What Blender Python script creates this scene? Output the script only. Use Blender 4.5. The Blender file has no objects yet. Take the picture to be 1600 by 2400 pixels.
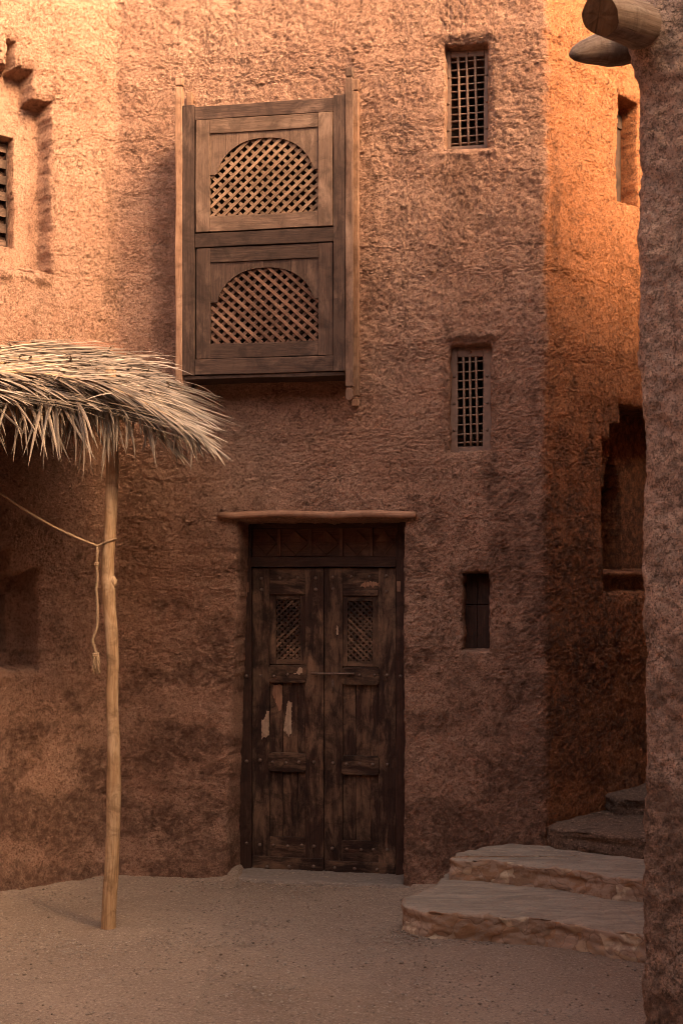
import bpy, bmesh, math, random
import numpy as np
from mathutils import Vector

R = math.radians
random.seed(7)
rng = np.random.default_rng(11)
scene = bpy.context.scene

# ------------------------------------------------------------------ camera
EYE, FPX, CX, HY = 1.75, 3000.0, 800.0, 1330.0
cam_d = bpy.data.cameras.new("camera")
cam = bpy.data.objects.new("camera", cam_d)
scene.collection.objects.link(cam)
cam.location = (0, 0, EYE)
cam.rotation_euler = (R(90), 0, 0)
cam_d.sensor_width = 36.0
cam_d.sensor_fit = 'AUTO'
cam_d.lens = FPX / 2400.0 * 36.0
cam_d.shift_y = 130.0 / 2400.0
cam_d.clip_start = 0.05
cam_d.clip_end = 2000
cam_d.dof.use_dof = True
cam_d.dof.focus_distance = 7.0
cam_d.dof.aperture_fstop = 8.0
scene.camera = cam

# ------------------------------------------------------------------ light
SUN_AZ = (0.74, -0.673)           # horizontal direction towards the sun
SUN_EL = R(35)
w = bpy.data.worlds.new("World")
scene.world = w
w.use_nodes = True
nt = w.node_tree
sky = nt.nodes.new('ShaderNodeTexSky')
sky.sky_type = 'NISHITA'
sky.sun_disc = False
sky.sun_elevation = SUN_EL
sky.sun_rotation = math.atan2(SUN_AZ[0], SUN_AZ[1])
sky.air_density = 0.7
sky.dust_density = 5.0
sky.ozone_density = 0.4
bg = nt.nodes['Background']
warm = nt.nodes.new('ShaderNodeMix'); warm.data_type = 'RGBA'; warm.blend_type = 'MULTIPLY'
warm.inputs[0].default_value = 1.0; warm.inputs[7].default_value = (1.0, .83, .64, 1)   # dusty evening sky
nt.links.new(sky.outputs[0], warm.inputs[6])
nt.links.new(warm.outputs[2], bg.inputs[0])
bg.inputs[1].default_value = 0.15
sl = bpy.data.lights.new("sun", 'SUN')
sl.energy = 2.4
sl.angle = R(26)
sl.color = (1.0, 0.62, 0.32)
so = bpy.data.objects.new("sun", sl)
scene.collection.objects.link(so)
_v = Vector((SUN_AZ[0] * math.cos(SUN_EL), SUN_AZ[1] * math.cos(SUN_EL), math.sin(SUN_EL)))
so.rotation_euler = _v.to_track_quat('Z', 'Y').to_euler()
so.location = (6, -4, 9)
scene.view_settings.view_transform = 'Standard'
scene.view_settings.look = 'None'
scene.view_settings.gamma = 1.0
scene.view_settings.exposure = 2.7
scene.render.engine = 'CYCLES'
scene.cycles.filter_width = 0.9
scene.cycles.max_bounces = 8
scene.cycles.diffuse_bounces = 5

# ------------------------------------------------------------------ noise
_perm = np.random.default_rng(3).permutation(512).astype(np.int64)
_ga = np.random.default_rng(5).uniform(0, 2 * np.pi, 512)
_gx, _gy = np.cos(_ga), np.sin(_ga)

def pn(x, y, seed=0):
    x = np.asarray(x, float); y = np.asarray(y, float)
    xi = np.floor(x).astype(np.int64); yi = np.floor(y).astype(np.int64)
    xf = x - xi; yf = y - yi
    u = xf * xf * xf * (xf * (xf * 6 - 15) + 10)
    v = yf * yf * yf * (yf * (yf * 6 - 15) + 10)
    def g(ix, iy, fx, fy):
        h = _perm[(_perm[(ix + seed * 37) & 511] + iy) & 511]
        return _gx[h] * fx + _gy[h] * fy
    a = g(xi, yi, xf, yf); b = g(xi + 1, yi, xf - 1, yf)
    c = g(xi, yi + 1, xf, yf - 1); d = g(xi + 1, yi + 1, xf - 1, yf - 1)
    return 1.5 * ((a * (1 - u) + b * u) * (1 - v) + (c * (1 - u) + d * u) * v)

def fbm(x, y, octv=4, seed=0, gain=0.5):
    s = 0; a = 1.0
    for i in range(octv):
        c_, s_ = math.cos(.6 + i * 1.1), math.sin(.6 + i * 1.1)
        s = s + a * pn((x * c_ + y * s_) * 2 ** i + 13.7 * i, (-x * s_ + y * c_) * 2 ** i + 5.3 * i, seed + i * 7)
        a *= gain
    return s

def ridge(x, y, octv=3, seed=0):
    s = 0; a = 1.0
    for i in range(octv):
        c_, s_ = math.cos(.8 + i * 1.3), math.sin(.8 + i * 1.3)
        s = s + a * (1 - 2.2 * np.abs(pn((x * c_ + y * s_) * 2 ** i + 3.7 * i, (-x * s_ + y * c_) * 2 ** i + 9.3 * i, seed + i * 5)))
        a *= 0.5
    return s

def sstep(a, b, x):
    t = np.clip((x - a) / (b - a), 0, 1)
    return t * t * (3 - 2 * t)

# ------------------------------------------------------------------ object helpers
COL = scene.collection

def tag(o, label=None, cat=None, group=None, kind=None):
    if label: o['label'] = label
    if cat: o['category'] = cat
    if group: o['group'] = group
    if kind: o['kind'] = kind
    return o

def empty(name, loc, label, cat, group=None):
    o = bpy.data.objects.new(name, None)
    o.empty_display_size = 0.2
    o.location = loc
    COL.objects.link(o)
    return tag(o, label, cat, group)

def wloc(o):
    v = Vector((0, 0, 0))
    while o is not None:
        v += o.location
        o = o.parent
    return v

class MB:
    """collects quads/polys in world coordinates with uv per corner"""
    def __init__(s):
        s.v = []; s.f = []; s.uv = []
    def face(s, idx, uvs):
        s.f.append(tuple(idx)); s.uv.extend(uvs)
    def build(s, name, mat, parent=None, smooth=False, bevel=0, label=None, loc=None):
        me = bpy.data.meshes.new(name)
        off = wloc(parent) if parent else Vector(loc or (0, 0, 0))
        me.from_pydata([(a[0] - off[0], a[1] - off[1], a[2] - off[2]) for a in s.v], [], s.f)
        uvl = me.uv_layers.new(name='UVMap')
        uvl.data.foreach_set('uv', [c for p in s.uv for c in p])
        me.materials.append(mat)
        if smooth:
            me.polygons.foreach_set('use_smooth', [True] * len(me.polygons))
        me.validate(); me.update()
        o = bpy.data.objects.new(name, me)
        COL.objects.link(o)
        if parent: o.parent = parent
        elif loc: o.location = loc
        if bevel:
            m = o.modifiers.new('bevel', 'BEVEL')
            m.width = bevel; m.segments = 2; m.limit_method = 'ANGLE'; m.angle_limit = R(40)
            m.harden_normals = False
        if label: o['label'] = label
        return o
    # a board between local corner ranges of a Frame; grain 's','z' or 'n'
    def board(s, fr, s0, s1, z0, z1, n0, n1, grain='z', wob=0.0012, skew=(0, 0)):
        if s1 < s0: s0, s1 = s1, s0
        if z1 < z0: z0, z1 = z1, z0
        if n1 < n0: n0, n1 = n1, n0
        L = (s1 - s0) if grain == 's' else (z1 - z0)
        n = max(1, min(24, int(L / 0.07)))
        base = len(s.v)
        o1, o2 = random.random() * 50, random.random() * 50
        u0 = random.random() * 10; v0 = random.random() * 10
        for i in range(n + 1):
            t = i / n
            for k, (a, b) in enumerate(((0, 0), (1, 0), (1, 1), (0, 1))):
                j1 = wob * math.sin(o1 + k * 2 + t * L * 9) + random.uniform(-.4, .4) * wob
                j2 = wob * math.sin(o2 + k * 3 + t * L * 7) + random.uniform(-.4, .4) * wob
                if grain == 's':
                    p = fr.P(s0 + (s1 - s0) * t + (skew[0] * (a - .5)), (z0 if a == 0 else z1) + j1, (n0 if b == 0 else n1) + j2 * .6)
                else:
                    p = fr.P((s0 if a == 0 else s1) + j1, z0 + (z1 - z0) * t, (n0 if b == 0 else n1) + j2 * .6)
                s.v.append(p)
        W = (z1 - z0) if grain == 's' else (s1 - s0)
        D = n1 - n0
        seg = [0, W, W + D, 2 * W + D, 2 * W + 2 * D]
        for i in range(n):
            for k in range(4):
                a = base + i * 4 + k; b = base + i * 4 + (k + 1) % 4
                c = b + 4; d = a + 4
                ua, ub = u0 + L * i / n, u0 + L * (i + 1) / n
                va, vb = v0 + seg[k], v0 + seg[k + 1]
                uv = [(ua, va), (ua, vb), (ub, vb), (ub, va)]
                idx = (a, b, c, d)
                if grain == 's':
                    idx = idx[::-1]; uv = uv[::-1]
                s.face(idx, uv)
        for e, fl in ((0, True), (n, False)):
            idx = [base + e * 4 + k for k in range(4)]
            uv = [(u0, v0), (u0 + .01, v0 + W), (u0 + .02, v0 + W + D), (u0 + .03, v0 + D)]
            if (fl and grain == 'z') or (not fl and grain == 's'):
                idx = idx[::-1]; uv = uv[::-1]
            s.face(idx, uv)
    def prism(s, fr, pts, n0, n1, gz=True):
        """extruded polygon given as (s,z) list (counter-clockwise seen from outside)"""
        base = len(s.v); m = len(pts)
        u0 = random.random() * 10
        for n in (n0, n1):
            for (a, b) in pts: s.v.append(fr.P(a, b, n))
        uvs = [((b + u0, a + u0) if gz else (a + u0, b + u0)) for a, b in pts]
        s.face([base + m + i for i in range(m)], uvs)
        s.face([base + i for i in range(m)][::-1], uvs[::-1])
        for i in range(m):
            j = (i + 1) % m
            s.face((base + i, base + j, base + m + j, base + m + i), [uvs[i], uvs[j], uvs[j], uvs[i]])
    def bar(s, p, q, wv, dv, w2, d2):
        """rectangular bar from p to q, half width w2 along wv, half depth d2 along dv"""
        p, q, wv, dv = Vector(p), Vector(q), Vector(wv), Vector(dv)
        L = (q - p).length; base = len(s.v)
        u0 = random.random() * 10; v0 = random.random() * 10
        cs = ((-1, -1), (1, -1), (1, 1), (-1, 1))
        for c in (p, q):
            for a, b in cs: s.v.append(c + wv * a * w2 + dv * b * d2)
        for k in range(4):
            a = base + k; b = base + (k + 1) % 4
            s.face((a, b, b + 4, a + 4), [(u0, v0 + k * w2), (u0, v0 + k * w2 + w2), (u0 + L, v0 + k * w2 + w2), (u0 + L, v0 + k * w2)])
        s.face([base + 3, base + 2, base + 1, base], [(u0, v0)] * 4)
        s.face([base + 4, base + 5, base + 6, base + 7], [(u0, v0)] * 4)
    def tube(s, pts, rad, n=10, cap=True, lump=0.0, flat=1.0):
        pts = [Vector(p) for p in pts]
        base = len(s.v); m = len(pts)
        up = Vector((0.13, 0.2, 1)).normalized()
        t0 = (pts[1] - pts[0]).normalized()
        if abs(t0.dot(up)) > .9: up = Vector((1, .1, 0))
        a = (up - t0 * up.dot(t0)).normalized()
        L = 0; u0 = random.random() * 5; Ls = []
        for i, p in enumerate(pts):
            t = (pts[min(i + 1, m - 1)] - pts[max(i - 1, 0)]).normalized()
            a = (a - t * a.dot(t)).normalized(); b = t.cross(a)
            if i: L += (p - pts[i - 1]).length
            Ls.append(L)
            r = rad[i] if hasattr(rad, '__len__') else rad
            for k in range(n):
                th = 2 * math.pi * k / n
                rr = r * (1 + lump * (math.sin(3 * th + L * 7) * .5 + math.sin(2 * th - L * 17) * .5 + random.uniform(-.3, .3)))
                s.v.append(p + a * math.cos(th) * rr + b * math.sin(th) * rr * flat)
        rm = max(rad) if hasattr(rad, '__len__') else rad
        for i in range(m - 1):
            for k in range(n):
                k2 = (k + 1) % n
                A = base + i * n + k; B = base + i * n + k2
                va, vb = k / n * 6.28 * rm, (k + 1) / n * 6.28 * rm
                s.face((A, B, B + n, A + n), [(u0 + Ls[i], va), (u0 + Ls[i], vb), (u0 + Ls[i + 1], vb), (u0 + Ls[i + 1], va)])
        if cap:
            s.face([base + k for k in range(n)][::-1], [(u0, .01 * k) for k in range(n)])
            s.face([base + (m - 1) * n + k for k in range(n)], [(u0, .01 * k) for k in range(n)])
    def dome(s, fr, sc, zc, n, r, h=None, seg=8):
        """round nail head standing on plane n"""
        h = h or r * .8
        base = len(s.v)
        rings = 3
        for j in range(rings):
            ph = j / rings * math.pi / 2
            for k in range(seg):
                th = 2 * math.pi * k / seg
                s.v.append(fr.P(sc + r * math.cos(ph) * math.cos(th), zc + r * math.cos(ph) * math.sin(th), n + h * math.sin(ph)))
        s.v.append(fr.P(sc, zc, n + h))
        for j in range(rings - 1):
            for k in range(seg):
                a = base + j * seg + k; b = base + j * seg + (k + 1) % seg
                s.face((a, b, b + seg, a + seg), [(0, 0), (.01, 0), (.01, .01), (0, .01)])
        for k in range(seg):
            a = base + (rings - 1) * seg + k; b = base + (rings - 1) * seg + (k + 1) % seg
            s.face((a, b, base + rings * seg), [(0, 0), (.01, 0), (.01, .01)])
        s.face([base + k for k in range(seg)][::-1], [(0, 0)] * seg)

def grid_mesh(name, P, mat, parent=None, attrs=None, flip=False, loc=None, skip=None):
    """P: (rows, cols, 3) array"""
    r, c, _ = P.shape
    off = np.array(wloc(parent)) if parent else np.array(loc or (0, 0, 0), float)
    co = (P - off).reshape(-1, 3)
    idx = np.arange(r * c).reshape(r, c)
    q = np.stack([idx[:-1, :-1], idx[:-1, 1:], idx[1:, 1:], idx[1:, :-1]], -1).reshape(-1, 4)
    if flip: q = q[:, ::-1]
    me = bpy.data.meshes.new(name)
    me.vertices.add(len(co)); me.vertices.foreach_set('co', co.ravel())
    me.loops.add(q.size); me.loops.foreach_set('vertex_index', q.ravel().astype(np.int32))
    me.polygons.add(len(q))
    me.polygons.foreach_set('loop_start', np.arange(0, q.size, 4, dtype=np.int32))
    me.polygons.foreach_set('loop_total', np.full(len(q), 4, dtype=np.int32))
    me.polygons.foreach_set('use_smooth', np.ones(len(q), dtype=bool))
    me.update(calc_edges=True)
    for k, a in (attrs or {}).items():
        at = me.attributes.new(k, 'FLOAT', 'POINT')
        at.data.foreach_set('value', np.asarray(a, dtype=np.float32).ravel())
    me.materials.append(mat)
    o = bpy.data.objects.new(name, me)
    COL.objects.link(o)
    if parent: o.parent = parent
    elif loc: o.location = loc
    return o

# ------------------------------------------------------------------ wall frames
class Frame:
    def __init__(s, c, d):
        s.c = np.array(c, float); d = np.array(d, float); s.d = d / np.linalg.norm(d)
        s.n = np.array([s.d[1], -s.d[0]])
    def P(s, a, z, n):
        return (s.c[0] + s.d[0] * a + s.n[0] * n, s.c[1] + s.d[1] * a + s.n[1] * n, z)
    def px(s, x, y, n=0.0):
        u = (x - CX) / FPX
        Y = (s.c @ s.n + n) / (u * s.n[0] + s.n[1])
        p = np.array([u * Y, Y]) - s.c
        return float(p @ s.d), EYE - (y - HY) / FPX * Y
C0 = (-1.286, 7.349); C1 = (1.095, 6.914)
FM = Frame(C0, (C1[0] - C0[0], C1[1] - C0[1]))
L1 = math.hypot(C1[0] - C0[0], C1[1] - C0[1])
FW = Frame(C0, (1, 0.80))
FA = Frame(C1, (1, 1.05))

# ------------------------------------------------------------------ materials
def newmat(name):
    m = bpy.data.materials.new(name); m.use_nodes = True
    return m, m.node_tree, m.node_tree.nodes['Principled BSDF']

def nd(nt, t, **kw):
    n = nt.nodes.new(t)
    for k, v in kw.items():
        if k.startswith('i_'):
            n.inputs[int(k[2:]) if k[2:].isdigit() else k[2:]].default_value = v
        else: setattr(n, k, v)
    return n

def noise(nt, vec, scale, detail=6, rough=.6, dist=0.0):
    n = nd(nt, 'ShaderNodeTexNoise')
    n.inputs['Scale'].default_value = scale; n.inputs['Detail'].default_value = detail
    n.inputs['Roughness'].default_value = rough; n.inputs['Distortion'].default_value = dist
    nt.links.new(vec, n.inputs['Vector'])
    return n.outputs['Fac']

def ramp(nt, fac, stops, interp='LINEAR'):
    r = nd(nt, 'ShaderNodeValToRGB'); cr = r.color_ramp; cr.interpolation = interp
    while len(cr.elements) < len(stops): cr.elements.new(0.5)
    for e, (p, c) in zip(cr.elements, stops):
        e.position = p; e.color = (c, c, c, 1) if isinstance(c, (int, float)) else (*c, 1)
    nt.links.new(fac, r.inputs[0])
    return r.outputs[0]

def mix(nt, fac, a, b, mode='MIX'):
    m = nd(nt, 'ShaderNodeMix', data_type='RGBA', blend_type=mode)
    for sock, v in ((m.inputs[0], fac), (m.inputs[6], a), (m.inputs[7], b)):
        if hasattr(v, 'links'): nt.links.new(v, sock)
        elif isinstance(v, tuple): sock.default_value = (*v, 1)
        else: sock.default_value = v
    return m.outputs[2]

def mth(nt, op, a, b=0.0, c=None, clamp=False):
    m = nd(nt, 'ShaderNodeMath', operation=op, use_clamp=clamp)
    for i, v in enumerate((a, b, c)):
        if v is None: continue
        if hasattr(v, 'links'): nt.links.new(v, m.inputs[i])
        else: m.inputs[i].default_value = v
    return m.outputs[0]

def mapping(nt, vec, scale=(1, 1, 1), rot=(0, 0, 0), loc=(0, 0, 0)):
    m = nd(nt, 'ShaderNodeMapping')
    m.inputs['Scale'].default_value = scale; m.inputs['Rotation'].default_value = rot
    m.inputs['Location'].default_value = loc
    nt.links.new(vec, m.inputs['Vector'])
    return m.outputs[0]

def bump(nt, h, strength, dist, normal=None):
    b = nd(nt, 'ShaderNodeBump')
    b.inputs['Strength'].default_value = strength; b.inputs['Distance'].default_value = dist
    nt.links.new(h, b.inputs['Height'])
    if normal is not None: nt.links.new(normal, b.inputs['Normal'])
    return b.outputs[0]

def mud_material(name, ca, cb, cc, straw=(.68, .45, .30), stain_shade=True, sc=1.0, bs=1.0):
    m, t, p = newmat(name)
    g = nd(t, 'ShaderNodeNewGeometry').outputs['Position']
    n1 = noise(t, g, 1.3 * sc, 5, .6)
    n2 = noise(t, g, 7 * sc, 6, .65)
    n3 = noise(t, g, 60 * sc, 5, .75)
    n4 = noise(t, g, 190 * sc, 3, .7)
    base = mix(t, ramp(t, n1, [(.35, 0), (.65, 1)]), ca, cb)
    base = mix(t, ramp(t, n2, [(.42, 0), (.68, .75)]), base, cc)
    # straw fibres
    f1 = noise(t, mapping(t, g, (34, 34, 210), (.5, .7, .3)), 1.0, 2, .6)
    f2 = noise(t, mapping(t, g, (210, 40, 40), (.3, -.8, .6)), 1.0, 2, .6)
    fib = mth(t, 'MAXIMUM', f1, f2)
    base = mix(t, ramp(t, fib, [(.61, 0), (.70, .75)]), base, straw)
    dk = tuple(c * .40 for c in ca)
    if stain_shade:
        oc = nd(t, 'ShaderNodeAttribute', attribute_name='ochre_glow').outputs['Fac']
        base = mix(t, mth(t, 'MULTIPLY', oc, .75), base, (.64, .225, .07))  # paints the alley's orange glow into the plaster colour
    base = mix(t, ramp(t, n3, [(.36, .9), (.47, 0)]), base, dk)
    base = mix(t, ramp(t, n3, [(.56, 0), (.70, .6)]), base, straw)
    base = mix(t, ramp(t, n4, [(.38, .9), (.48, 0)]), base, dk)
    if stain_shade:
        at = nd(t, 'ShaderNodeAttribute', attribute_name='stain_shade').outputs['Fac']  # mask holds real stains and painted shade together
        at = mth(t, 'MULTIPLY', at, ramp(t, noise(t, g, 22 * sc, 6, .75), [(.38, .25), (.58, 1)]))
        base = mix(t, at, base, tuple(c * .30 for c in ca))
    t.links.new(base, p.inputs['Base Color'])
    p.inputs['Roughness'].default_value = .96
    p.inputs['Specular IOR Level'].default_value = .12
    lines = None
    for s_, m_s in ((11, 4.3), (27, 9.0)):
        na = noise(t, g, s_ * sc, 5, .6, .6)
        ln = ramp(t, mth(t, 'ABSOLUTE', mth(t, 'SUBTRACT', na, .5)), [(.004, 1), (.016, 0)])
        ln = mth(t, 'MULTIPLY', ln, ramp(t, noise(t, g, m_s * sc, 3, .6), [(.48, 0), (.60, 1)]))
        lines = ln if lines is None else mth(t, 'MAXIMUM', lines, ln)
    base = mix(t, mth(t, 'MULTIPLY', lines, .75), base, tuple(c * .3 for c in ca))
    t.links.new(base, p.inputs['Base Color'])
    h1 = mth(t, 'ADD', mth(t, 'MULTIPLY', noise(t, g, 38 * sc, 7, .72), 1.0), mth(t, 'MULTIPLY', n4, .35))
    h = mth(t, 'ADD', h1, mth(t, 'MULTIPLY', fib, .5))
    h = mth(t, 'SUBTRACT', h, mth(t, 'MULTIPLY', lines, .6))
    b1 = bump(t, h, 1.0 * bs, .013)
    b2 = bump(t, noise(t, g, 105 * sc, 3, .8, .8), 1.0 * bs, .014, b1)
    t.links.new(b2, p.inputs['Normal'])
    return m

M_MUD = mud_material('mud_plaster', (.47, .25, .168), (.58, .345, .24), (.52, .315, .225))
M_MUDN = mud_material('mud_plaster_near', (.48, .32, .235), (.55, .38, .29), (.42, .255, .18), stain_shade=True, sc=.7, bs=1)
M_STEPM = mud_material('shaded_step_mud', (.24, .15, .10), (.30, .195, .14), (.27, .18, .13), stain_shade=False)  # brown mud, set darker to carry the alley's shade on the upper steps
M_MUDROOF = mud_material('mud_roof_cover', (.36, .16, .10), (.42, .21, .14), (.40, .22, .15), stain_shade=False)

def wood_material(name, dark, mid, light, rough=.8, sc=1.0, worn=.5, contrast=1.0):
    m, t, p = newmat(name)
    uv = nd(t, 'ShaderNodeTexCoord').outputs['UV']
    geo = nd(t, 'ShaderNodeNewGeometry')
    ri = geo.outputs['Random Per Island']
    grain = noise(t, mapping(t, uv, (5 * sc, 130 * sc, 1)), 1.0, 5, .65, .4)
    grain2 = noise(t, mapping(t, uv, (16 * sc, 420 * sc, 1)), 1.0, 3, .6)
    wear = noise(t, mapping(t, uv, (4, 16, 1)), 1.0, 6, .7, .6)
    pos = geo.outputs['Position']
    big = noise(t, pos, 3.5, 5, .6)
    c = mix(t, ramp(t, grain, [(.36, 0), (.64, 1)]), dark, mid)
    wm = mth(t, 'ADD', mth(t, 'MULTIPLY', wear, .65), mth(t, 'MULTIPLY', big, .45))
    c = mix(t, ramp(t, wm, [(.60 - .12 * worn, 0), (.74 - .10 * worn, .85)]), c, light)
    c = mix(t, ramp(t, grain2, [(.30, .7), (.44, 0)]), c, tuple(x * .35 for x in dark))
    gr = noise(t, pos, 9, 6, .7, .8)
    c = mix(t, ramp(t, gr, [(.36, .7), (.52, 0)]), c, tuple(x * .55 for x in dark))
    tone = nd(t, 'ShaderNodeHueSaturation')
    t.links.new(c, tone.inputs['Color'])
    t.links.new(mth(t, 'ADD', mth(t, 'MULTIPLY', ri, .45 * contrast), 1 - .22 * contrast), tone.inputs['Value'])
    t.links.new(tone.outputs[0], p.inputs['Base Color'])
    p.inputs['Roughness'].default_value = rough
    p.inputs['Specular IOR Level'].default_value = .25
    h = mth(t, 'ADD', grain, mth(t, 'MULTIPLY', grain2, .6))
    h = mth(t, 'ADD', h, mth(t, 'MULTIPLY', wear, .5))
    t.links.new(bump(t, h, .6, .003), p.inputs['Normal'])
    return m

M_WOODWIN = wood_material('weathered_window_wood', (.05, .029, .021), (.092, .054, .038), (.18, .112, .08), worn=.25)
M_WOODLIGHT = wood_material('pale_batten_wood', (.19, .10, .06), (.29, .165, .10), (.38, .235, .155), worn=.5)
M_WOODMID = wood_material('dusty_batten_wood', (.12, .068, .045), (.19, .11, .072), (.30, .19, .13), worn=.5)
M_WOODSHUT = wood_material('sunbleached_shutter_wood', (.12, .072, .048), (.185, .115, .078), (.28, .18, .125), worn=.4, contrast=.8)
M_SLATU = wood_material('pale_lattice_wood', (.17, .10, .06), (.28, .175, .11), (.35, .225, .145), worn=.5, contrast=1)
M_SLATD = wood_material('brown_lattice_wood', (.11, .055, .034), (.19, .10, .065), (.27, .155, .10), worn=.5, contrast=1)
M_DOOR = wood_material('dark_door_wood', (.02, .009, .006), (.046, .021, .014), (.20, .115, .07), worn=.8, sc=.8, contrast=1.0)
M_DOORD = wood_material('darkest_door_wood', (.035, .016, .011), (.062, .028, .018), (.13, .07, .045), worn=.1, sc=.8)
M_TRANS = wood_material('reddish_transom_wood', (.075, .032, .019), (.13, .06, .036), (.20, .105, .065), worn=.1, sc=.8)
M_POLE = wood_material('bare_pole_wood', (.30, .175, .088), (.50, .32, .175), (.60, .42, .26), worn=.6, sc=.6)
M_LOG = wood_material('grey_log_wood', (.16, .10, .07), (.27, .19, .14), (.36, .28, .22), worn=.5, sc=.5)
M_LINTEL = wood_material('lintel_log_wood', (.22, .11, .065), (.34, .18, .11), (.40, .23, .15), worn=.4, sc=.6)
M_PATCH = wood_material('bare_scraped_wood', (.30, .20, .135), (.46, .32, .22), (.52, .38, .27), worn=.6)
M_CUT = wood_material('cut_log_end', (.13, .07, .035), (.21, .12, .06), (.27, .16, .09), worn=.3, sc=.5)

def plain_material(name, c, c2, rough=.7, metal=0.0, sc=60):
    m, t, p = newmat(name)
    g = nd(t, 'ShaderNodeNewGeometry').outputs['Position']
    n = noise(t, g, sc, 5, .7)
    t.links.new(mix(t, ramp(t, n, [(.35, 0), (.65, 1)]), c, c2), p.inputs['Base Color'])
    p.inputs['Roughness'].default_value = rough; p.inputs['Metallic'].default_value = metal
    t.links.new(bump(t, n, .5, .002), p.inputs['Normal'])
    return m
M_IRON = plain_material('rusted_iron', (.10, .062, .045), (.20, .13, .095), .55, .35, 90)
M_SILL = plain_material('dusty_threshold', (.15, .115, .09), (.23, .18, .145), .95, 0, 45)
M_BARS = plain_material('rusty_window_bars', (.17, .10, .065), (.30, .19, .13), .75, .1, 90)
M_FRAMEIRON = plain_material('brown_window_frame', (.14, .08, .055), (.22, .13, .09), .75, .0, 40)

def straw_material(name, cols, bright=1.0):
    m, t, p = newmat(name)
    geo = nd(t, 'ShaderNodeNewGeometry')
    ri = geo.outputs['Random Per Island']
    uv = nd(t, 'ShaderNodeTexCoord').outputs['UV']
    st = noise(t, mapping(t, uv, (9, 500, 1)), 1.0, 3, .6)
    k = len(cols) - 1
    c = ramp(t, ri, [(i / k, tuple(x * bright for x in cc)) for i, cc in enumerate(cols)])
    c = mix(t, ramp(t, st, [(.35, .45), (.6, 0)]), c, tuple(x * .45 for x in cols[0]))
    t.links.new(c, p.inputs['Base Color'])
    oi = nd(t, 'ShaderNodeObjectInfo').outputs['Random']
    hv = nd(t, 'ShaderNodeHueSaturation'); t.links.new(c, hv.inputs['Color'])
    t.links.new(mth(t, 'ADD', mth(t, 'MULTIPLY', oi, .7), .68), hv.inputs['Value'])
    t.links.new(hv.outputs[0], p.inputs['Base Color'])
    p.inputs['Roughness'].default_value = .65
    p.inputs['Specular IOR Level'].default_value = .3
    t.links.new(bump(t, st, .4, .001), p.inputs['Normal'])
    return m
M_PALM = straw_material('dry_palm_leaf', [(.08, .06, .045), (.37, .285, .21), (.16, .122, .09), (.53, .42, .32), (.24, .175, .12), (.42, .35, .28), (.11, .08, .055), (.60, .48, .36)])
M_RACHIS = straw_material('palm_stalk', [(.40, .25, .13), (.50, .33, .18)])
M_THATCH = straw_material('old_thatch', [(.10, .075, .05), (.20, .15, .10), (.15, .12, .09), (.27, .2, .14)])
M_STRAWBIT = straw_material('straw_bits', [(.40, .28, .18), (.55, .42, .30), (.30, .2, .13)])

def rope_material():
    m, t, p = newmat('sisal_rope')
    uv = nd(t, 'ShaderNodeTexCoord').outputs['UV']
    wv = nd(t, 'ShaderNodeTexWave'); wv.inputs['Scale'].default_value = 60
    wv.inputs['Distortion'].default_value = 1.0
    t.links.new(mapping(t, uv, (1, 1.2, 1), (0, 0, .7)), wv.inputs['Vector'])
    n = noise(t, uv, 120, 4)
    c = mix(t, ramp(t, wv.outputs['Fac'], [(0, 0), (1, 1)]), (.36, .23, .13), (.60, .43, .27))
    c = mix(t, ramp(t, n, [(.4, .4), (.6, 0)]), c, (.22, .12, .06))
    t.links.new(c, p.inputs['Base Color']); p.inputs['Roughness'].default_value = .9
    t.links.new(bump(t, wv.outputs['Fac'], .8, .003), p.inputs['Normal'])
    return m
M_ROPE = rope_material()

def ground_material():
    m, t, p = newmat('packed_sand')
    g = nd(t, 'ShaderNodeNewGeometry').outputs['Position']
    n1 = noise(t, g, 1.1, 5, .6); n2 = noise(t, g, 6, 6, .7); n3 = noise(t, g, 70, 4, .7); n4 = noise(t, g, 220, 3, .7)
    c = mix(t, ramp(t, n1, [(.35, 0), (.65, 1)]), (.25, .18, .13), (.335, .245, .18))
    c = mix(t, ramp(t, n2, [(.45, 0), (.7, .6)]), c, (.25, .175, .13))
    c = mix(t, ramp(t, n3, [(.34, .75), (.46, 0)]), c, (.14, .10, .075))
    c = mix(t, ramp(t, n3, [(.56, 0), (.68, .7)]), c, (.52, .40, .31))
    c = mix(t, ramp(t, n4, [(.57, 0), (.68, .6)]), c, (.62, .50, .40))
    t.links.new(c, p.inputs['Base Color']); p.inputs['Roughness'].default_value = .95
    p.inputs['Specular IOR Level'].default_value = .15
    h = mth(t, 'ADD', noise(t, g, 45, 7, .75), mth(t, 'MULTIPLY', n4, .4))
    t.links.new(bump(t, h, .9, .012), p.inputs['Normal'])
    return m
M_GROUND = ground_material()

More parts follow.
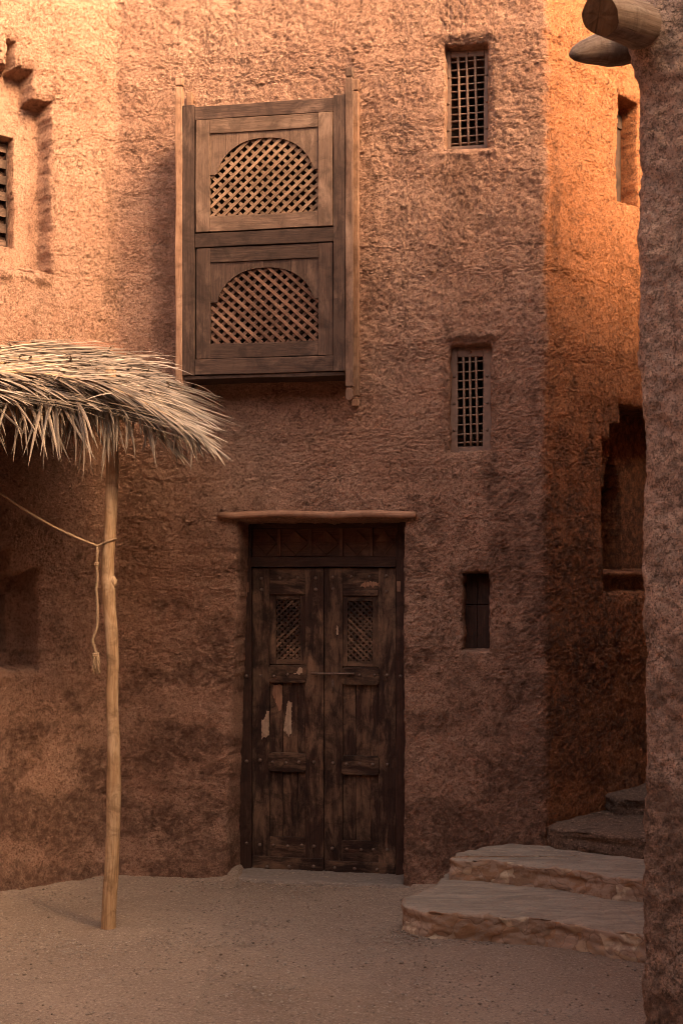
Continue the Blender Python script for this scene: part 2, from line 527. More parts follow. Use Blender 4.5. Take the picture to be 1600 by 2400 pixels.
def step_material():
    m, t, p = newmat('worn_plastered_stone')
    geo = nd(t, 'ShaderNodeNewGeometry')
    g = geo.outputs['Position']
    sx = nd(t, 'ShaderNodeSeparateXYZ'); t.links.new(geo.outputs['Normal'], sx.inputs[0])
    n1 = noise(t, g, 5, 5, .6); n2 = noise(t, g, 14, 5, .6, .5); n3 = noise(t, g, 70, 5, .7)
    st = noise(t, mapping(t, g, (4, 22, 22)), 1.0, 5, .65)
    vo = nd(t, 'ShaderNodeTexVoronoi'); vo.inputs['Scale'].default_value = 7.5
    t.links.new(mapping(t, mix(t, .22, g, nd_color(t, g)), (1, 1, 1.5)), vo.inputs['Vector'])
    top = mix(t, ramp(t, st, [(.40, 0), (.62, 1)]), (.24, .19, .145), (.34, .27, .205))
    top = mix(t, ramp(t, n3, [(.32, .6), (.44, 0)]), top, (.14, .10, .08))
    sep = nd(t, 'ShaderNodeSeparateColor'); t.links.new(vo.outputs['Color'], sep.inputs[0])
    stone = ramp(t, sep.outputs[0], [(.0, (.26, .145, .09)), (.35, (.30, .19, .12)), (.6, (.36, .20, .11)), (.75, (.44, .31, .20)), (.88, (.58, .46, .32))], 'LINEAR')
    side = mix(t, ramp(t, n2, [(.47, 0), (.56, 1)]), (.38, .265, .19), stone)
    ve = nd(t, 'ShaderNodeTexVoronoi', feature='DISTANCE_TO_EDGE'); ve.inputs['Scale'].default_value = 7.5
    t.links.new(vo.inputs['Vector'].links[0].from_socket, ve.inputs['Vector'])
    side = mix(t, ramp(t, ve.outputs['Distance'], [(.0, .45), (.035, 0)]), side, (.15, .09, .06))
    side = mix(t, ramp(t, n3, [(.32, .5), (.42, 0)]), side, (.10, .06, .04))
    c = mix(t, ramp(t, mth(t, 'ADD', sx.outputs[2], mth(t, 'MULTIPLY', n1, .4)), [(.75, 0), (1.0, 1)]), side, top)
    t.links.new(c, p.inputs['Base Color']); p.inputs['Roughness'].default_value = .93
    p.inputs['Specular IOR Level'].default_value = .15
    h = mth(t, 'ADD', noise(t, g, 30, 7, .7), mth(t, 'MULTIPLY', n2, .6))
    h = mth(t, 'ADD', h, mth(t, 'MULTIPLY', ramp(t, ve.outputs['Distance'], [(0, 0), (.08, 1)]), .35))
    t.links.new(bump(t, h, .55, .008), p.inputs['Normal'])
    return m

def nd_color(t, vec):
    n = nd(t, 'ShaderNodeTexNoise'); n.inputs['Scale'].default_value = 6
    t.links.new(vec, n.inputs['Vector'])
    return n.outputs['Color']
M_STEP = step_material()
M_PEBBLE = straw_material('pebble', [(.17, .12, .09), (.40, .31, .24), (.30, .22, .165), (.62, .51, .41), (.27, .19, .14), (.48, .38, .30), (.34, .26, .2)])

# ------------------------------------------------------------------ main building wall
house = empty('mud_house', (C0[0] + 1.0, C0[1] - .2, 0), 'large reddish mud plastered house with a dark double door and projecting lattice window', 'house')

def rect(fr, toff, x0, y0, x1, y1, n=0.0, yx=None):
    """pixel rectangle -> (t0,z0,t1,z1)"""
    xm = .5 * (x0 + x1) if yx is None else yx
    a, _ = fr.px(x0, y0, n); b, _ = fr.px(x1, y0, n)
    _, zt = fr.px(xm, y0, n); _, zb = fr.px(xm, y1, n)
    return (a + toff, zb, b + toff, zt)

def sd_rect(T, Z, r):
    cx, cz = .5 * (r[0] + r[2]), .5 * (r[1] + r[3])
    dx = np.abs(T - cx) - .5 * (r[2] - r[0]); dz = np.abs(Z - cz) - .5 * (r[3] - r[1])
    return np.minimum(np.maximum(dx, dz), 0) + np.hypot(np.maximum(dx, 0), np.maximum(dz, 0))

DOOR_N = -0.22
dL, _ = FM.px(556, 1500, 0); dR, _ = FM.px(947, 1500, 0)
_, dTop = FM.px(750, 1217, 0)
openings = []   # (list of rects, depth, width of the slope, ragged)
openings.append(([(dL, -1, dR, dTop)], .34, .03, .006))
bxA = FM.px(427, 0, .19)[0]; bxB = FM.px(808, 0, .19)[0]
bz1 = FM.px(617, 238, .19)[1]; bz0 = FM.px(617, 875, .19)[1]
openings.append(([(bxA + .08, bz0 + .10, bxB - .08, bz1 - .10)], 1.1, .02, .004))
rU = rect(FM, 0, 1041, 100, 1143, 347); rM = rect(FM, 0, 1052, 806, 1150, 1056); rL = rect(FM, 0, 1081, 1338, 1147, 1527)
openings.append(([rU], .80, .035, .006))
openings.append(([rM], .80, .035, .007))
openings.append(([rL], .30, .03, .008))
# stepped niches of the left wing
def stepped(fr, toff, levels, xc, ybot):
    rs = []
    for xr, yt in levels:
        rs.append(rect(fr, toff, 2 * xc - xr, yt, xr, ybot, yx=xr))
    return rs
wU = stepped(FW, 0, [(42, 92), (82, 163), (125, 236)], 30, 640)
wUi = [rect(FW, 0, -60, 300, 62, 575, yx=40)]
wL = stepped(FW, 0, [(27, 1288), (92, 1336)], -10, 1572)
wLi = [rect(FW, 0, -80, 1388, 20, 1535, n=-.19, yx=5)]
openings.append((wU, .12, .03, .010))
openings.append((wUi, .25, .03, .006))
openings.append((wL, .19, .03, .016))
openings.append((wLi, .60, .03, .01))
aU = [rect(FA, L1, 1452, 218, 1500, 468, yx=1452)]
aN = [rect(FA, L1, 1456, 945, 1600, 1341, yx=1456), rect(FA, L1, 1433, 994, 1600, 1341, yx=1433), rect(FA, L1, 1413, 1028, 1600, 1341, yx=1413)]
aArch = [rect(FA, L1, 1435 - w__, y__, 1435 + w__, 1341, n=-.22, yx=1435) for w__, y__ in ((4, 1054), (9, 1068), (14, 1086), (19, 1110), (24, 1140))]
aN2 = [rect(FA, L1, 1413, 1349, 1600, 1393, yx=1413)]
openings.append((aU, .32, .02, .005))
openings.append((aN, .22, .02, .006)); openings.append((aArch, .8, .02, .004))
openings.append((aN2, .05, .03, .008))

def refine(a, b, step, edges, fine, rad):
    xs = [a]; 
    while xs[-1] < b:
        x = xs[-1]
        d = min((abs(x - e) for e in edges), default=9)
        xs.append(x + (fine if d < rad else step))
    xs[-1] = b
    return np.array(xs)

te = sorted({round(v, 3) for o in openings for r in o[0] for v in (r[0], r[2]) if -1.0 < v < L1 + 1.6})
ze = sorted({round(v, 3) for o in openings for r in o[0] for v in (r[1], r[3]) if 0.02 < v < 5.2})
tcols = np.concatenate([np.linspace(-4.5, -1.3, 60)[:-1], refine(-1.3, L1 + 1.75, .0105, te, .0055, .022), np.linspace(L1 + 1.75, L1 + 5.2, 60)[1:]])
zrows = np.concatenate([refine(-.12, 5.45, .0105, ze, .0055, .022), np.linspace(5.45, 7.2, 30)[1:]])

# plan path with softened corners
tt = np.arange(-4.6, L1 + 5.3, .005)
def planpt(t):
    t = np.asarray(t)
    x = np.where(t < 0, C0[0] + FW.d[0] * t, np.where(t < L1, C0[0] + FM.d[0] * t, C1[0] + FA.d[0] * (t - L1)))
    y = np.where(t < 0, C0[1] + FW.d[1] * t, np.where(t < L1, C0[1] + FM.d[1] * t, C1[1] + FA.d[1] * (t - L1)))
    return x, y
px_, py_ = planpt(tt)
k = np.exp(-.5 * (np.arange(-20, 21) * .005 / .016) ** 2); k /= k.sum()
pxs = np.convolve(np.pad(px_, 20, 'edge'), k, 'valid'); pys = np.convolve(np.pad(py_, 20, 'edge'), k, 'valid')
pxs[:30] = px_[:30]; pys[:30] = py_[:30]; pxs[-30:] = px_[-30:]; pys[-30:] = py_[-30:]
dx, dy = np.gradient(pxs), np.gradient(pys)
ll = np.hypot(dx, dy); nx_, ny_ = dy / ll, -dx / ll

T, Z = np.meshgrid(tcols, zrows)
PX = np.interp(T, tt, pxs); PY = np.interp(T, tt, pys)
NX = np.interp(T, tt, nx_); NY = np.interp(T, tt, ny_)
NL = np.hypot(NX, NY); NX /= NL; NY /= NL

# large form + plaster relief
wx = fbm(T * 5, Z * 5, 3, 21) * .05; wz = fbm(T * 5, Z * 5, 3, 33) * .05
rel = .020 * fbm(T * 1.1, Z * 1.1, 3, 1)
rel += .0036 * fbm((T + wx) * 4, (Z + wz) * 5, 3, 2)
rg = ridge((T + wx) * 11, (Z + wz) * 15, 3, 4)
rel += .0010 * rg
flake = fbm((T + wx * 2) * 8, (Z + wz * 2) * 10, 4, 9)
rough = sstep(-.5, .5, fbm(T * 1.4, Z * 1.4, 3, 61)) * .8 + .35
rough = rough * (1 + .7 * sstep(2.9, 1.2, Z) )
rel += rough * .0013 * (np.floor(flake * 3.2) / 3.2 + .5 * flake)
def rot(a, b, th): return a * math.cos(th) + b * math.sin(th), -a * math.sin(th) + b * math.cos(th)
ca_, cb_ = rot((T + wx * 2.5) * 6, (Z + wz * 2.5) * 8, .7)
crk = np.abs(pn(ca_ + .25 * pn(T * 22, Z * 22, 320), cb_ + .25 * pn(T * 22 + 5, Z * 22, 321), 300)) + .25 * np.abs(pn(T * 31, Z * 31, 301))
rel -= .0055 * sstep(.14, .03, crk) * sstep(-.05, .35, pn(T * 2.7, Z * 2.7, 302))
ca_, cb_ = rot((T + wx * 3) * 13, (Z + wz * 3) * 17, -.5)
crk = np.abs(pn(ca_ + .3 * pn(T * 40, Z * 40, 322), cb_ + .3 * pn(T * 40 + 5, Z * 40, 323), 310)) + .3 * np.abs(pn(T * 51, Z * 51, 311))
rel -= .0050 * rough * sstep(.16, .04, crk) * sstep(-.1, .35, pn(T * 4.7, Z * 4.7, 312))
rel += (.0022 + .0010 * rough) * fbm(T * 30 + Z * 9, Z * 34 - T * 9, 3, 13, .8)
rel += .0026 * rng.standard_normal(T.shape)
N = rel
# thickening towards the foot and softened edges
N = N + .045 * np.exp(-np.maximum(Z, 0) / .45) * sstep(.2, -.2, T - dL) + .03 * np.exp(-np.maximum(Z, 0) / .3)
dep = np.zeros_like(N)
lip = np.zeros_like(N)
for rs, D, wd, rag in openings:
    jt = rag * fbm(T * 9, Z * 9, 3, 71) + rag * .5 * fbm(T * 30, Z * 30, 2, 72)
    lean = (.055 * sstep(2.3, 0.0, Z) * (T < (dL + dR) / 2)) if D == .34 else 0
    sd = None
    for r in rs:
        s_ = sd_rect(T + lean, Z, r)
        sd = s_ if sd is None else np.minimum(sd, s_)
    sd = sd + jt
    dep = np.maximum(dep, D * sstep(0, 1, -sd / wd))
    lip = np.maximum(lip, .014 * np.exp(-(np.maximum(sd, 0) / .022)))
N = N * np.where(dep > .02, .4, 1) - dep - lip
# plaster ledge below the wing window and mud brows over the windows
def brow(x0, x1, zc, amp, wz_, slope=0):
    return (.25 + .75 * sstep(-.6, .6, fbm(T * 9, Z * 9, 3, 77))) * amp * .7 * np.exp(-((Z - zc - slope * (T - x0)) / wz_) ** 2) * sstep(x0 - .04, x0 + .02, T) * sstep(x1 + .04, x1 - .02, T)
zl = FW.px(60, 640, 0)[1]
N = N + brow(-1.2, FW.px(118, 640)[0], zl - .02, .045, .025)
N = N + brow(rU[0] - .03, rU[2] + .04, rU[1] - .03, .025, .02) + brow(rM[0] - .03, rM[2] + .03, rM[3] + .045, .03, .022)
N = N + brow(rU[0] - .03, rU[2] + .03, rU[3] + .05, .02, .025)
zs = FW.px(60, 1572, 0)[1]
N = N + brow(-1.2, FW.px(95, 1572)[0], zs - .03, .03, .03)

# ragged soot and damp stains, plus shade painted in the alley and niche
st = np.zeros_like(N)
rn = fbm(T * 6, Z * 4, 5, 90, .6)
def blob(px_x, px_y, rx, rz, amt, fr=FM, toff=0):
    global st
    a, b = fr.px(px_x, px_y); a += toff
    d = np.sqrt(((T - a) / rx) ** 2 + ((Z - b) / rz) ** 2) + rn * .55
    st = np.maximum(st, min(.95, amt * 1.45) * sstep(1.15, .35, d))
blob(1085, 440, .12, .24, .42); blob(1150, 180, .07, .28, .35); blob(1090, 90, .17, .06, .35)
blob(1060, 520, .10, .16, .2); blob(1090, 785, .16, .05, .45); blob(1040, 930, .05, .3, .35); blob(1155, 930, .04, .25, .3)
blob(385, 560, .07, .8, .35); blob(860, 600, .06, .75, .22); blob(620, 930, .5, .06, .25)
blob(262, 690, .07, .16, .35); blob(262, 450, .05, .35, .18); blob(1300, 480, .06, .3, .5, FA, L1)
blob(1430, 1000, .2, .2, .5, FA, L1); blob(1350, 1400, .8, 1.1, .75, FA, L1); blob(100, 560, .05, .45, .25, FW, 0)  # the wide middle blob paints shade onto the lower alley wall
lowr = fbm(T * 2.2, Z * 3.2, 5, 44, .62)
st = np.maximum(st, .82 * sstep(.0, .6, lowr + .75 - Z * .58))          # ragged rising damp, deepened to paint shade at the wall foot
st = np.maximum(st, .32 * sstep(.2, .9, fbm(T * 3.1, Z * 3.1, 5, 47, .65) + .15 - .12 * Z))
st = np.maximum(st, .95 * (dep > .02) * (T > L1 + .3) * (Z < 3.2))        # shade painted into the alley niche interior
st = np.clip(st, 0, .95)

P = np.stack([PX + NX * N, PY + NY * N, Z], -1)
grid_mesh('wall', P, M_MUD, house, {'stain_shade': st, 'ochre_glow': sstep(-.03, .05, T - L1 + .03 * fbm(T * 14, Z * 14, 3, 95))})
print('wall verts', P.shape)
# roof slab and the hidden rear of the house so that it is a closed volume
mb = MB()
pe, pf = planpt(np.array([-4.5])), planpt(np.array([L1 + 5.2]))
A = (float(pe[0][0]), float(pe[1][0])); B = (float(pf[0][0]), float(pf[1][0]))
foot = [A, C0, C1, B, (B[0], 12.5), (A[0], 12.5)]
m0 = len(mb.v)
for z in (7.05, 7.2):
    for x, y in foot: mb.v.append((x, y + .02, z))
n_ = len(foot)
mb.face(range(n_, 2 * n_), [(0, 0)] * n_); mb.face(list(range(n_))[::-1], [(0, 0)] * n_)
for i in range(n_):
    j = (i + 1) % n_
    mb.face((i, j, n_ + j, n_ + i), [(0, 0)] * 4)
mb.build('roof', M_MUDROOF, house)
mb = MB()
for (a, b) in ((B, (B[0], 12.5)), ((B[0], 12.5), (A[0], 12.5)), ((A[0], 12.5), A)):
    i = len(mb.v)
    mb.v += [(a[0], a[1], -.1), (b[0], b[1], -.1), (b[0], b[1], 7.05), (a[0], a[1], 7.05)]
    mb.face((i, i + 1, i + 2, i + 3), [(0, 0)] * 4)
mb.build('rear_wall', M_MUDROOF, house)

mb = MB()      # unseen block added over the alley to cut its sky light
mb.board(FA, 2.3, 5.0, 2.35, 5.2, -.15, 1.9, 's', wob=.01)
mb.build('alley_sky_blocker', M_MUDROOF, house, bevel=.05)
# ------------------------------------------------------------------ projecting lattice window
nF = .215
def S(x, n): return FM.px(x, 1000, n)[0]
# zoom-crop coordinates -> local (s, z); heights taken on the window's centre line
def zc(zx, zy, n, slope_mid=None):
    x = 400 + zx / 2.94; y = 180 + zy / 2.94
    return FM.px(x, y, n)
win = tag(bpy.data.objects.new('lattice_window', None)); win.empty_display_size = .1
COL.objects.link(win); win.parent = house
def ZL(zy): return zc(172, zy, nF)[1]       # height read along the left side
xs = {k: zc(k, 0, nF)[0] for k in (80, 165, 172, 270, 1015, 1118, 1120, 1200)}
zT, zTb = ZL(205), ZL(298)
zM, zMb = ZL(1080), ZL(1176)
zB, zBb = ZL(1948), ZL(2055)
f = MB()
f.board(FM, xs[80], xs[165], zBb, zT + .012, nF - .05, nF, 'z')
f.board(FM, xs[1120], xs[1200], zBb, zT + .012, nF - .05, nF + .001, 'z')
f.board(FM, xs[165], xs[1120], zTb, zT, nF - .045, nF - .001, 's')
f.board(FM, xs[165], xs[1120], zMb, zM, nF - .045, nF - .001, 's')
f.board(FM, xs[165], xs[1120], zBb, zB, nF - .045, nF - .002, 's')
f.build('frame', M_WOODWIN, win, bevel=.003)
f = MB()
# closed box: sides, top, bottom
f.board(FM, xs[80] + .004, xs[80] + .024, zBb + .01, zT, -.03, nF - .052, 'z')
f.build('side_board', M_WOODLIGHT, win, bevel=.002); f = MB()
f.board(FM, xs[1200] - .024, xs[1200] - .004, zBb + .01, zT, -.03, nF - .052, 'z')
f.build('side_board', M_WOODLIGHT, win, bevel=.002)
f = MB()
f.board(FM, xs[80] + .026, xs[1200] - .026, zT - .025, zT - .004, -.03, nF - .052, 's')
f.build('top_board', M_WOODWIN, win, bevel=.002)
f = MB()
f.board(FM, xs[80] + .006, xs[1200] - .006, zBb - .022, zBb - .002, -.03, nF - .012, 's')
f.build('bottom_board', M_WOODWIN, win, bevel=.002)

def clip_seg(p, d, r):
    t0, t1 = -9, 9
    for k in (0, 1):
        lo, hi = (r[0], r[2]) if k == 0 else (r[1], r[3])
        if abs(d[k]) < 1e-9:
            if not lo <= p[k] <= hi: return None
            continue
        a, b = (lo - p[k]) / d[k], (hi - p[k]) / d[k]
        if a > b: a, b = b, a
        t0, t1 = max(t0, a), min(t1, b)
    return (t0, t1) if t1 - t0 > .012 else None

def slats(mb, fr, r, ang, pitch, wid, th, n, off=0.0, jit=.0008):
    d = (math.cos(ang), math.sin(ang)); q = (-d[1], d[0])
    cx, cz = .5 * (r[0] + r[2]), .5 * (r[1] + r[3])
    K = int(2.5 / pitch)
    for i in range(-K, K + 1):
        o = i * pitch + off + random.uniform(-jit, jit)
        p = (cx + q[0] * o, cz + q[1] * o)
        da = random.uniform(-.008, .008)
        dd = (math.cos(ang + da), math.sin(ang + da))
        c = clip_seg(p, dd, r)
        if not c: continue
        a = fr.P(p[0] + dd[0] * c[0], p[1] + dd[1] * c[0], n); b = fr.P(p[0] + dd[0] * c[1], p[1] + dd[1] * c[1], n)
        wv = (fr.d[0] * -dd[1], fr.d[1] * -dd[1], dd[0]); nv = (fr.n[0], fr.n[1], 0)
        mb.bar(a, b, wv, nv, wid / 2 * random.uniform(.93, 1.07), th / 2)

def shutter(zt, ztb, zbt, zb, spring, crown, sgn, mat, smat, label, nP):
    """panel: outer top, top-rail bottom, bottom-rail top, outer bottom"""
    p = MB()
    sL0, sL1, sR0, sR1 = xs[172], xs[270], xs[1015], xs[1118]
    p.board(FM, sL0 + .002, sL1, zb, zt, nP - .03, nP, 'z')
    p.board(FM, sR0, sR1 - .002, zb, zt, nP - .03, nP, 'z')
    p.board(FM, sL1, sR0, ztb, zt, nP - .03, nP - .001, 's')
    p.board(FM, sL1, sR0, zb, zbt, nP - .03, nP - .002, 's')
    o = p.build('shutter_panel', mat, win, bevel=.0025, label=label)
    # spandrel boards with the lobed arch cut out of them
    cx = .5 * (sL1 + sR0) + .005; hw = (sR0 - sL1) / 2 * .885; rise = crown - spring
    def arch(s_):
        v = (s_ - cx) / hw
        if abs(v) >= 1: return spring
        return spring + rise * (1 - abs(v) ** 2.3) ** .62
    b = MB()
    cuts = [0, .15, .27, .36, .50, .74, 1.0] if sgn > 0 else [0, .14, .26, .50, .75, 1.0]
    for a0, a1 in zip(cuts[:-1], cuts[1:]):
        u0, u1 = sL1 + (sR0 - sL1) * a0 + .0006, sL1 + (sR0 - sL1) * a1 - .0006
        pts = [(u1, ztb), (u0, ztb)]
        k = 9
        for i in range(k + 1):
            u = u0 + (u1 - u0) * i / k
            pts.append((u, arch(u)))
        b.prism(FM, pts, nP - .016 - random.uniform(0, .001), nP - .008 + random.uniform(-.001, .001))
    b.build('arch_board', mat, o)
    l = MB()
    rr = (sL1, zbt, sR0, crown + .01)
    slats(l, FM, rr, R(42) * sgn, .0410, .0185, .007, nP - .0190)
    l.build('lattice', smat, o, bevel=.0012)
    l = MB()
    slats(l, FM, rr, -R(44) * sgn, .0415, .0185, .007, nP - .0275, off=.01)
    l.build('lattice', smat, o)

shutter(ZL(302), ZL(400), ZL(968), ZL(1072), ZL(680), ZL(447), 1, M_WOODSHUT, M_SLATU, 'paler sun bleached upper lattice panel', nF + .004)
shutter(ZL(1182), ZL(1282), ZL(1842), ZL(1944), ZL(1556), ZL(1330), -1, M_WOODWIN, M_SLATD, 'darker brown lower lattice panel', nF - .006)

# corner battens with cut finials
def batten(x0, x1, y0, y1, n0, n1, knob=0, topk=0, mat_=None):
    m = MB()
    a, b = FM.px(x0, 0, n1)[0], FM.px(x1, 0, n1)[0]
    z1 = FM.px(x0, y0, n1)[1]; z0 = FM.px(x0, y1, n1)[1]
    zz0, zz1 = z0, z1
    if knob:
        zz0 = z0 + .075
        c = (a + b) / 2; h = (b - a) / 2
        m.board(FM, a + .005, b - .005, zz0 - .008, zz0 + .001, n0 + .004, n1 - .004)
        m.prism(FM, [(c + h * .5, z0), (c + h * .95, z0 + .014), (c + h * .95, z0 + .052), (c + h * .6, zz0 - .008), (c - h * .6, zz0 - .008), (c - h * .95, z0 + .052), (c - h * .95, z0 + .014), (c - h * .5, z0)], n0, n1)
    if topk:
        zz1 = z1 - topk
        m.board(FM, a + .004, b - .004, zz1 - .001, zz1 + .010, n0 + .004, n1 - .004)
        m.board(FM, a, b, zz1 + .010, z1, n0, n1)
    m.board(FM, a, b, zz0, zz1, n0, n1, 'z', wob=.002)
    return m.build('corner_batten', mat_, win, bevel=.004)
batten(411, 427, 183, 918, nF - .035, nF + .002, 0, .05, M_WOODLIGHT)
batten(809, 826, 157, 938, nF - .035, nF + .004, 1, .06, M_WOODMID)
# rear battens against the wall
m = MB()
a = xs[1200] + .004
b = a + .038
zt2 = FM.px(835, 187, .02)[1]; zb2 = FM.px(835, 952, .02)[1]
m.board(FM, a, b, zb2 + .055, zt2 - .075, -.02, .035, 'z', wob=.002)
m.board(FM, a + .004, b - .004, zt2 - .076, zt2 - .062, -.02, .030)
m.board(FM, a, b, zt2 - .062, zt2, -.02, .035)
m.board(FM, a + .004, b - .004, zb2 + .04, zb2 + .056, -.02, .03)
m.board(FM, a, b, zb2, zb2 + .04, -.02, .036)
m.build('corner_batten', M_WOODLIGHT, win, bevel=.004)
m = MB()
m.board(FM, xs[80] - .036, xs[80] + .0, zb2 + .12, FM.px(440, 218, .02)[1] - .075, -.02, .035, 'z', wob=.002)
m.board(FM, xs[80] - .034, xs[80] - .002, FM.px(440, 218, .02)[1] - .076, FM.px(440, 218, .02)[1], -.02, .034, 'z', wob=.002)
m.build('corner_batten', M_WOODLIGHT, win, bevel=.004)
# right cheek: boards between the two battens, cut on the slant at top and bottom
m = MB()
FC = Frame(FM.P(xs[1200] + .012, 0, .158)[:2], (-FM.n[0], -FM.n[1]))   # looks to +s
zA, zBm = FM.px(818, 235, .1)[1], FM.px(818, 872, .1)[1]
m.prism(FC, [(.0, zBm + .05), (.085, zBm + .0), (.085, zA - .03), (.0, zA + .04)], -.008, .006)
m.prism(FC, [(.095, zBm + .02), (.122, zBm - .01), (.122, zA - .05), (.095, zA - .04)], -.008, .002)
m.build('side_cheek', M_WOODLIGHT, win, bevel=.002)

# ------------------------------------------------------------------ barred windows
def barred(r, nfr, inner, nh, name_label, lean):
    w_ = bpy.data.objects.new('barred_window', None); w_.empty_display_size = .1
    COL.objects.link(w_); w_.parent = house; w_['label'] = name_label
    x0, y0, x1, y1 = inner
    ia, ib = FM.px(x0, 0, nfr)[0], FM.px(x1, 0, nfr)[0]
    it, ibm = FM.px(.5 * (x0 + x1), y0, nfr)[1], FM.px(.5 * (x0 + x1), y1, nfr)[1]
    f_ = MB()
    o0, z0, o1, z1 = r[0] - .012, r[1] - .02, r[2] + .012, r[3] + .02
    f_.board(FM, o0, ia, z0, z1, nfr - .035, nfr, 'z', wob=.002)
    f_.board(FM, ib, o1, z0, z1, nfr - .035, nfr, 'z', wob=.002)
    f_.board(FM, ia, ib, it, z1, nfr - .035, nfr - .002, 's')
    f_.board(FM, ia, ib, z0, ibm, nfr - .035, nfr - .002, 's')
    f_.build('frame', M_FRAMEIRON, w_, bevel=.003)
    b_ = MB()
    nb = nfr - .014
    for k_ in range(3):
        s_ = ia + (ib - ia) * (k_ + 1) / 4
        ptsb = [FM.P(s_ - lean * .5 + lean * (1 - j / 8) + random.uniform(-.001, .001), ibm + (it - ibm) * j / 8, nb + .006) for j in range(9)]
        b_.tube(ptsb, .0072, 6, lump=.12)
    b_.build('upright_bars', M_BARS, w_, smooth=True)
    b_ = MB()
    for k_ in range(nh):
        z_ = it - (it - ibm) * (k_ + .55) / nh + random.uniform(-.003, .003)
        ptsb = [FM.P(ia + (ib - ia) * j / 5, z_ - .003 + .006 * j / 5 + random.uniform(-.001, .001), nb - .003) for j in range(6)]
        b_.tube(ptsb, .0054, 6, lump=.12)
    b_.build('cross_bars', M_BARS, w_, smooth=True)
    for sx in (.5 * (r[0] + ia), .5 * (ib + r[2])):
        for fz in (.22, .52, .82):
            q = MB(); q.dome(FM, sx + random.uniform(-.002, .002), it - (it - ibm) * fz, nfr, .0085)
            q.build('stud', M_IRON, w_, smooth=True)
    q = MB(); q.dome(FM, .5 * (ia + ib), .5 * (it + r[3]) - .004, nfr - .002, .0075); q.build('stud', M_IRON, w_, smooth=True)
    return w_
barred(rU, -.085, (1056, 132, 1134, 341), 12, 'upper barred window', .012)
barred(rM, -.075, (1072, 836, 1131, 1046), 10, 'middle barred window', .008)
# low slot closed by two boards
w_ = bpy.data.objects.new('slot_window', None); w_.empty_display_size = .1; COL.objects.link(w_); w_.parent = house
zq = FM.px(1112, 1417, -.13)[1]
for a_, b_, nn in ((rL[1] - .02, zq - .002, -.128), (zq + .002, rL[3] + .03, -.138)):
    f_ = MB()
    f_.board(FM, rL[0] - .02, .5 * (rL[0] + rL[2]) - .001, a_, b_, nn - .02, nn, 'z')
    f_.board(FM, .5 * (rL[0] + rL[2]) + .001, rL[2] + .02, a_, b_, nn - .02, nn - .001, 'z')
    f_.build('board', M_DOORD, w_, bevel=.002)
# alley wall window: narrow wooden leaf and slats
w_ = bpy.data.objects.new('alley_window', None); w_.empty_display_size = .1; COL.objects.link(w_); w_.parent = house
ra = aU[0]; sa = ra[0] - L1
f_ = MB()
f_.board(FA, sa - .01, sa + .012, ra[1] - .02, ra[3] - .13, -.15, -.12, 'z')
f_.board(FA, sa + .075, sa + .15, ra[1] - .02, ra[3] - .13, -.15, -.12, 'z')
f_.board(FA, sa + .155, sa + .26, ra[1] - .02, ra[3] - .13, -.16, -.13, 'z')
f_.board(FA, sa - .01, sa + .3, ra[3] - .13, ra[3] - .05, -.16, -.12, 's')
f_.build('frame', M_WOODWIN, w_, bevel=.002)
for i in range(11):
    f_ = MB(); z_ = ra[1] + .02 + i * (ra[3] - ra[1] - .16) / 10
    f_.tube([FA.P(sa + .0, z_, -.135), FA.P(sa + .09, z_, -.135)], .004, 6)
    f_.build('cross_bar', M_BARS, w_, smooth=True)
# wing window: wooden board with square holes
w_ = bpy.data.objects.new('grille_window', None); w_.empty_display_size = .1; COL.objects.link(w_); w_.parent = house
rw = wUi[0]
nG = -.20
gz1 = FW.px(12, 308, nG)[1]; gz0 = FW.px(12, 572, nG)[1]
gs1 = FW.px(24, 400, nG)[0]
f_ = MB()
f_.board(FW, gs1 - .022, gs1 + .01, gz0 - .05, gz1 + .08, nG - .02, nG + .004, 'z')
for i in range(9):
    f_.board(FW, gs1 - .08 * i - .06 - .036, gs1 - .08 * i - .06, gz0 - .04, gz1 + .05, nG - .02, nG, 'z')
for i in range(8):
    z_ = gz0 + (gz1 - gz0) * (i + .0) / 7
    f_.board(FW, gs1 - .7, gs1 - .02, z_ - .028, z_ + .02, nG - .017, nG - .003, 's')
f_.build('frame', M_WOODWIN, w_, bevel=.002)
f_ = MB(); f_.board(FW, gs1 - .7, gs1 + .02, gz0 - .04, gz1 + .06, nG - .045, nG - .03, 's'); f_.build('backing_board', M_DOORD, w_)

# ------------------------------------------------------------------ door
dr = bpy.data.objects.new('double_door', None); dr.empty_display_size = .1; COL.objects.link(dr); dr.parent = house
dr['label'] = 'worn dark wooden double door with round studs'
def D(zx, zy, n=DOOR_N): return FM.px(500 + zx / 2.502, 1180 + zy / 2.502, n)
def DS(zx, n=DOOR_N): return D(zx, 0, n)[0]
def DZ(zy, n=DOOR_N): return D(420, zy, n)[1]
zb_ = .002
sJ0, sJ1, sC, sK0, sK1 = DS(160), DS(228), DS(648), DS(1070), DS(1135)
f = MB()
f.board(FM, sJ0 - .03, sJ1 - .001, zb_, DZ(60), DOOR_N - .05, DOOR_N + .018, 'z')
f.board(FM, sK0 + .001, sK1, zb_, DZ(60), DOOR_N - .05, DOOR_N + .018, 'z')
f.board(FM, sJ1, sK0, DZ(372), DZ(312), DOOR_N - .05, DOOR_N + .022, 's')
f.board(FM, sJ1, sK0, DZ(146), DZ(60), DOOR_N - .05, DOOR_N + .015, 's')
door_frame = f.build('door_frame', M_DOORD, house, bevel=.003)
f = MB()
f.board(FM, sJ1, sK0, DZ(311), DZ(147), DOOR_N - .03, DOOR_N - .012, 's')
cols = [228, 390, 573, 752, 930, 1075]
tz0, tz1 = DZ(308), DZ(148)
